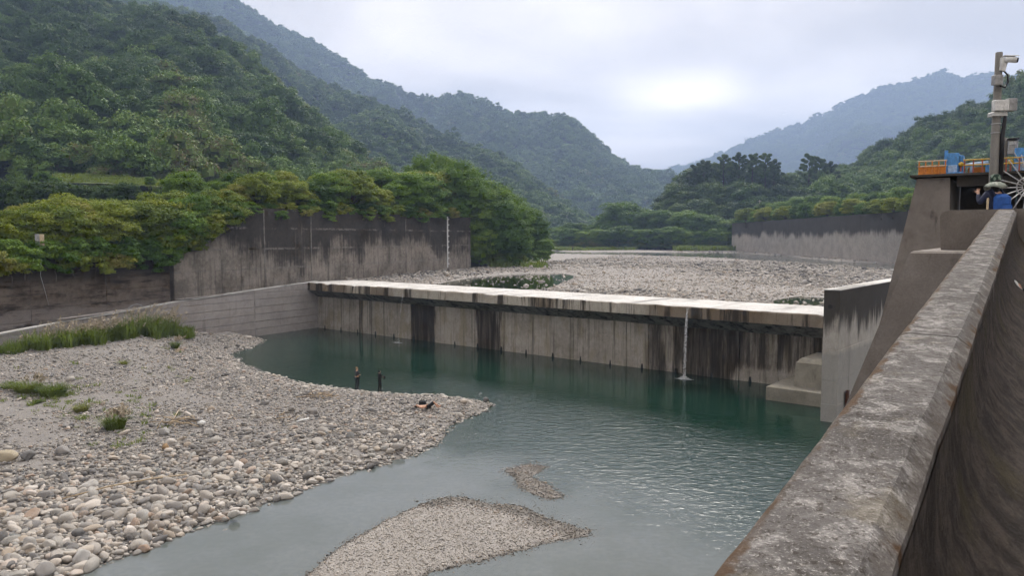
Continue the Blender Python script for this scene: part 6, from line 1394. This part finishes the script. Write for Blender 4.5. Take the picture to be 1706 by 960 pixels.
heap('driftwood_heap', 300, 708, 26, 1.7, 1, 'tangle of pale and dark sticks on the middle of the bar'); heap('driftwood_heap', 535, 662, 22, 2.2, 2, 'brown brushwood heap near the two standing people'); heap('driftwood_heap', 487, 700, 10, 1.5, 4, 'few loose pale sticks below the brushwood heap')
heap('driftwood_heap', 1345, 452, 14, 3.6, 3, 'dark branch snag lying on the gravel plain behind the weir', (WOODD, WOODD), 1.1); heap('driftwood_heap', 288, 588, 14, 1.3, 5, 'dry twig pile on the upper bar below the reeds', (WOOD, WOODD))
a, b = barpt(284, 712), barpt(298, 690); mb = MB(); mb.tube([a+Vector((0, 0, .1)), b+Vector((0, 0, .2))], [.035, .02], 6); tag(mb.build('bleached_branch', WOOD, smooth=True), 'single straight bleached branch above the stick tangle', 'branch')
a, b = barpt(494, 708), barpt(514, 703); mb = MB(); mb.tube([a+Vector((0, 0, .12)), b+Vector((0, 0, .14))], [.07, .05], 6); tag(mb.build('pale_log', P_WHT, smooth=True), 'short whitish log on the stones left of the sunbather', 'log')
a = barpt(336, 710); mb = MB(); mb.sphere((0, 0, .12), (.26, .18, .13), 10, 6); o = mb.build('white_bag', P_WHT, smooth=True); o.location = a; tag(o, 'crumpled white plastic bag beside the stick tangle', 'bag')

# ------------------------------------------------------------------ falling water
def foam_mat(name, al, alpha):
    m = NT(name); n1 = m.noise(m.obj(), 6, 4); b = m.n('BsdfPrincipled'); b.inputs['Base Color'].default_value = (al, al, al*1.02, 1); b.inputs['Roughness'].default_value = .25
    m.put(b.inputs['Alpha'], m.math('MULTIPLY', m.step(n1, .3, .6, .45, 1.0), alpha)); m.t.links.new(b.outputs[0], m.out.inputs[0]); return m.mat
M_FALL = foam_mat('falling_water', .80, .42); M_FOAM = foam_mat('foam', .85, .5)
def fall(px, width, n, drops, lab, reach=.55, foam=1.0):
    A = Vector((W0.x, W0.y))-Vector((WU.x, WU.y))*1.66; p, k = hit_line(px, A, WT); r = random.Random(int(px)); e = empty('waterfall', (p.x, p.y, 0)); tag(e, lab, 'waterfall'); e.rotation_euler = (0, 0, -TH_W)
    mb = MB()
    for i in range(n):
        x = r.gauss(0, width*.32); t0 = r.uniform(0, .12); L_ = r.uniform(.35, 1.0); pts = []; y0 = r.uniform(-.03, .03)
        for q in range(9):
            t = t0+(L_-t0)*q/8; pts.append((x*(1+.7*t)+.02*math.sin(9*t+i), y0-reach*math.sqrt(t)*.9-.02, 6.17-6.15*t))
        mb.tube(pts, [.012+.016*r.random()]*8+[.004], 4, False)
    mb.build('water_strands', M_FALL, e, True)
    mb = MB()
    for i in range(drops):
        t = r.random()**.6; x = r.gauss(0, width*(.3+.25*t)); s = r.uniform(.012, .03); mb.sphere((x, -reach*math.sqrt(t)*.9+r.uniform(-.1, .1), 6.1-6.0*t), (s, s, s*1.8), 5, 4)
    for i in range(int(drops*.6*foam)):
        a = r.uniform(0, 6.28); q = r.random(); s = r.uniform(.012, .04); mb.sphere((math.cos(a)*q*.75*foam, -reach+math.sin(a)*q*.5, (.62*(1-q)*r.random())*foam+.02), s, 5, 4)
    o = mb.build('spray', M_FOAM, e, True); tag(o, kind='stuff')
    mb = MB(); n_ = 36; vs = [(0, -reach, .05*foam+.01)]
    for j, rr_ in enumerate((.45, .8, 1.25)):
        for k in range(n_): a = 2*math.pi*k/n_; w_ = rr_*foam*(1+.25*math.sin(3*a+j)+.2*math.sin(7*a)); vs.append((math.cos(a)*w_, -reach+math.sin(a)*w_*.55, (.045, .025, .004)[j]))
    fs = [(0, 1+k, 1+(k+1) % n_) for k in range(n_)]+[(1+j*n_+k, 1+j*n_+(k+1) % n_, 1+(j+1)*n_+(k+1) % n_, 1+(j+1)*n_+k) for j in range(2) for k in range(n_)][:]
    fs = [f if len(f) == 3 else (f[0], f[3], f[2], f[1]) for f in fs]
    mb.add(vs, fs); mb.build('foam_patch', M_FOAM, e, True)
fall(1148, .13, 11, 420, 'bright white thread of water falling from the right part of the crest', .55, .55)
fall(674, .10, 2, 40, 'faint thin trickle of water falling from the left part of the crest', 1.2, .55)

# ------------------------------------------------------------------ haze
mb = MB(); mb.box(-3300, 3900, -60, 4600, -6.4, 680); hz = mb.mesh('haze', []); hz.materials.clear()
mt = bpy.data.materials.new('valley_haze'); mt.use_nodes = True; mt.node_tree.nodes.clear(); no = mt.node_tree.nodes.new('ShaderNodeOutputMaterial'); pv = mt.node_tree.nodes.new('ShaderNodeVolumePrincipled')
pv.inputs['Color'].default_value = (0.48, 0.65, 1.0, 1); pv.inputs['Density'].default_value = 0.00030; pv.inputs['Anisotropy'].default_value = 0.2
mt.node_tree.links.new(pv.outputs[0], no.inputs['Volume']); hz.materials.append(mt)
tag(link('haze', hz), 'thin bluish valley haze', 'haze', kind='stuff')
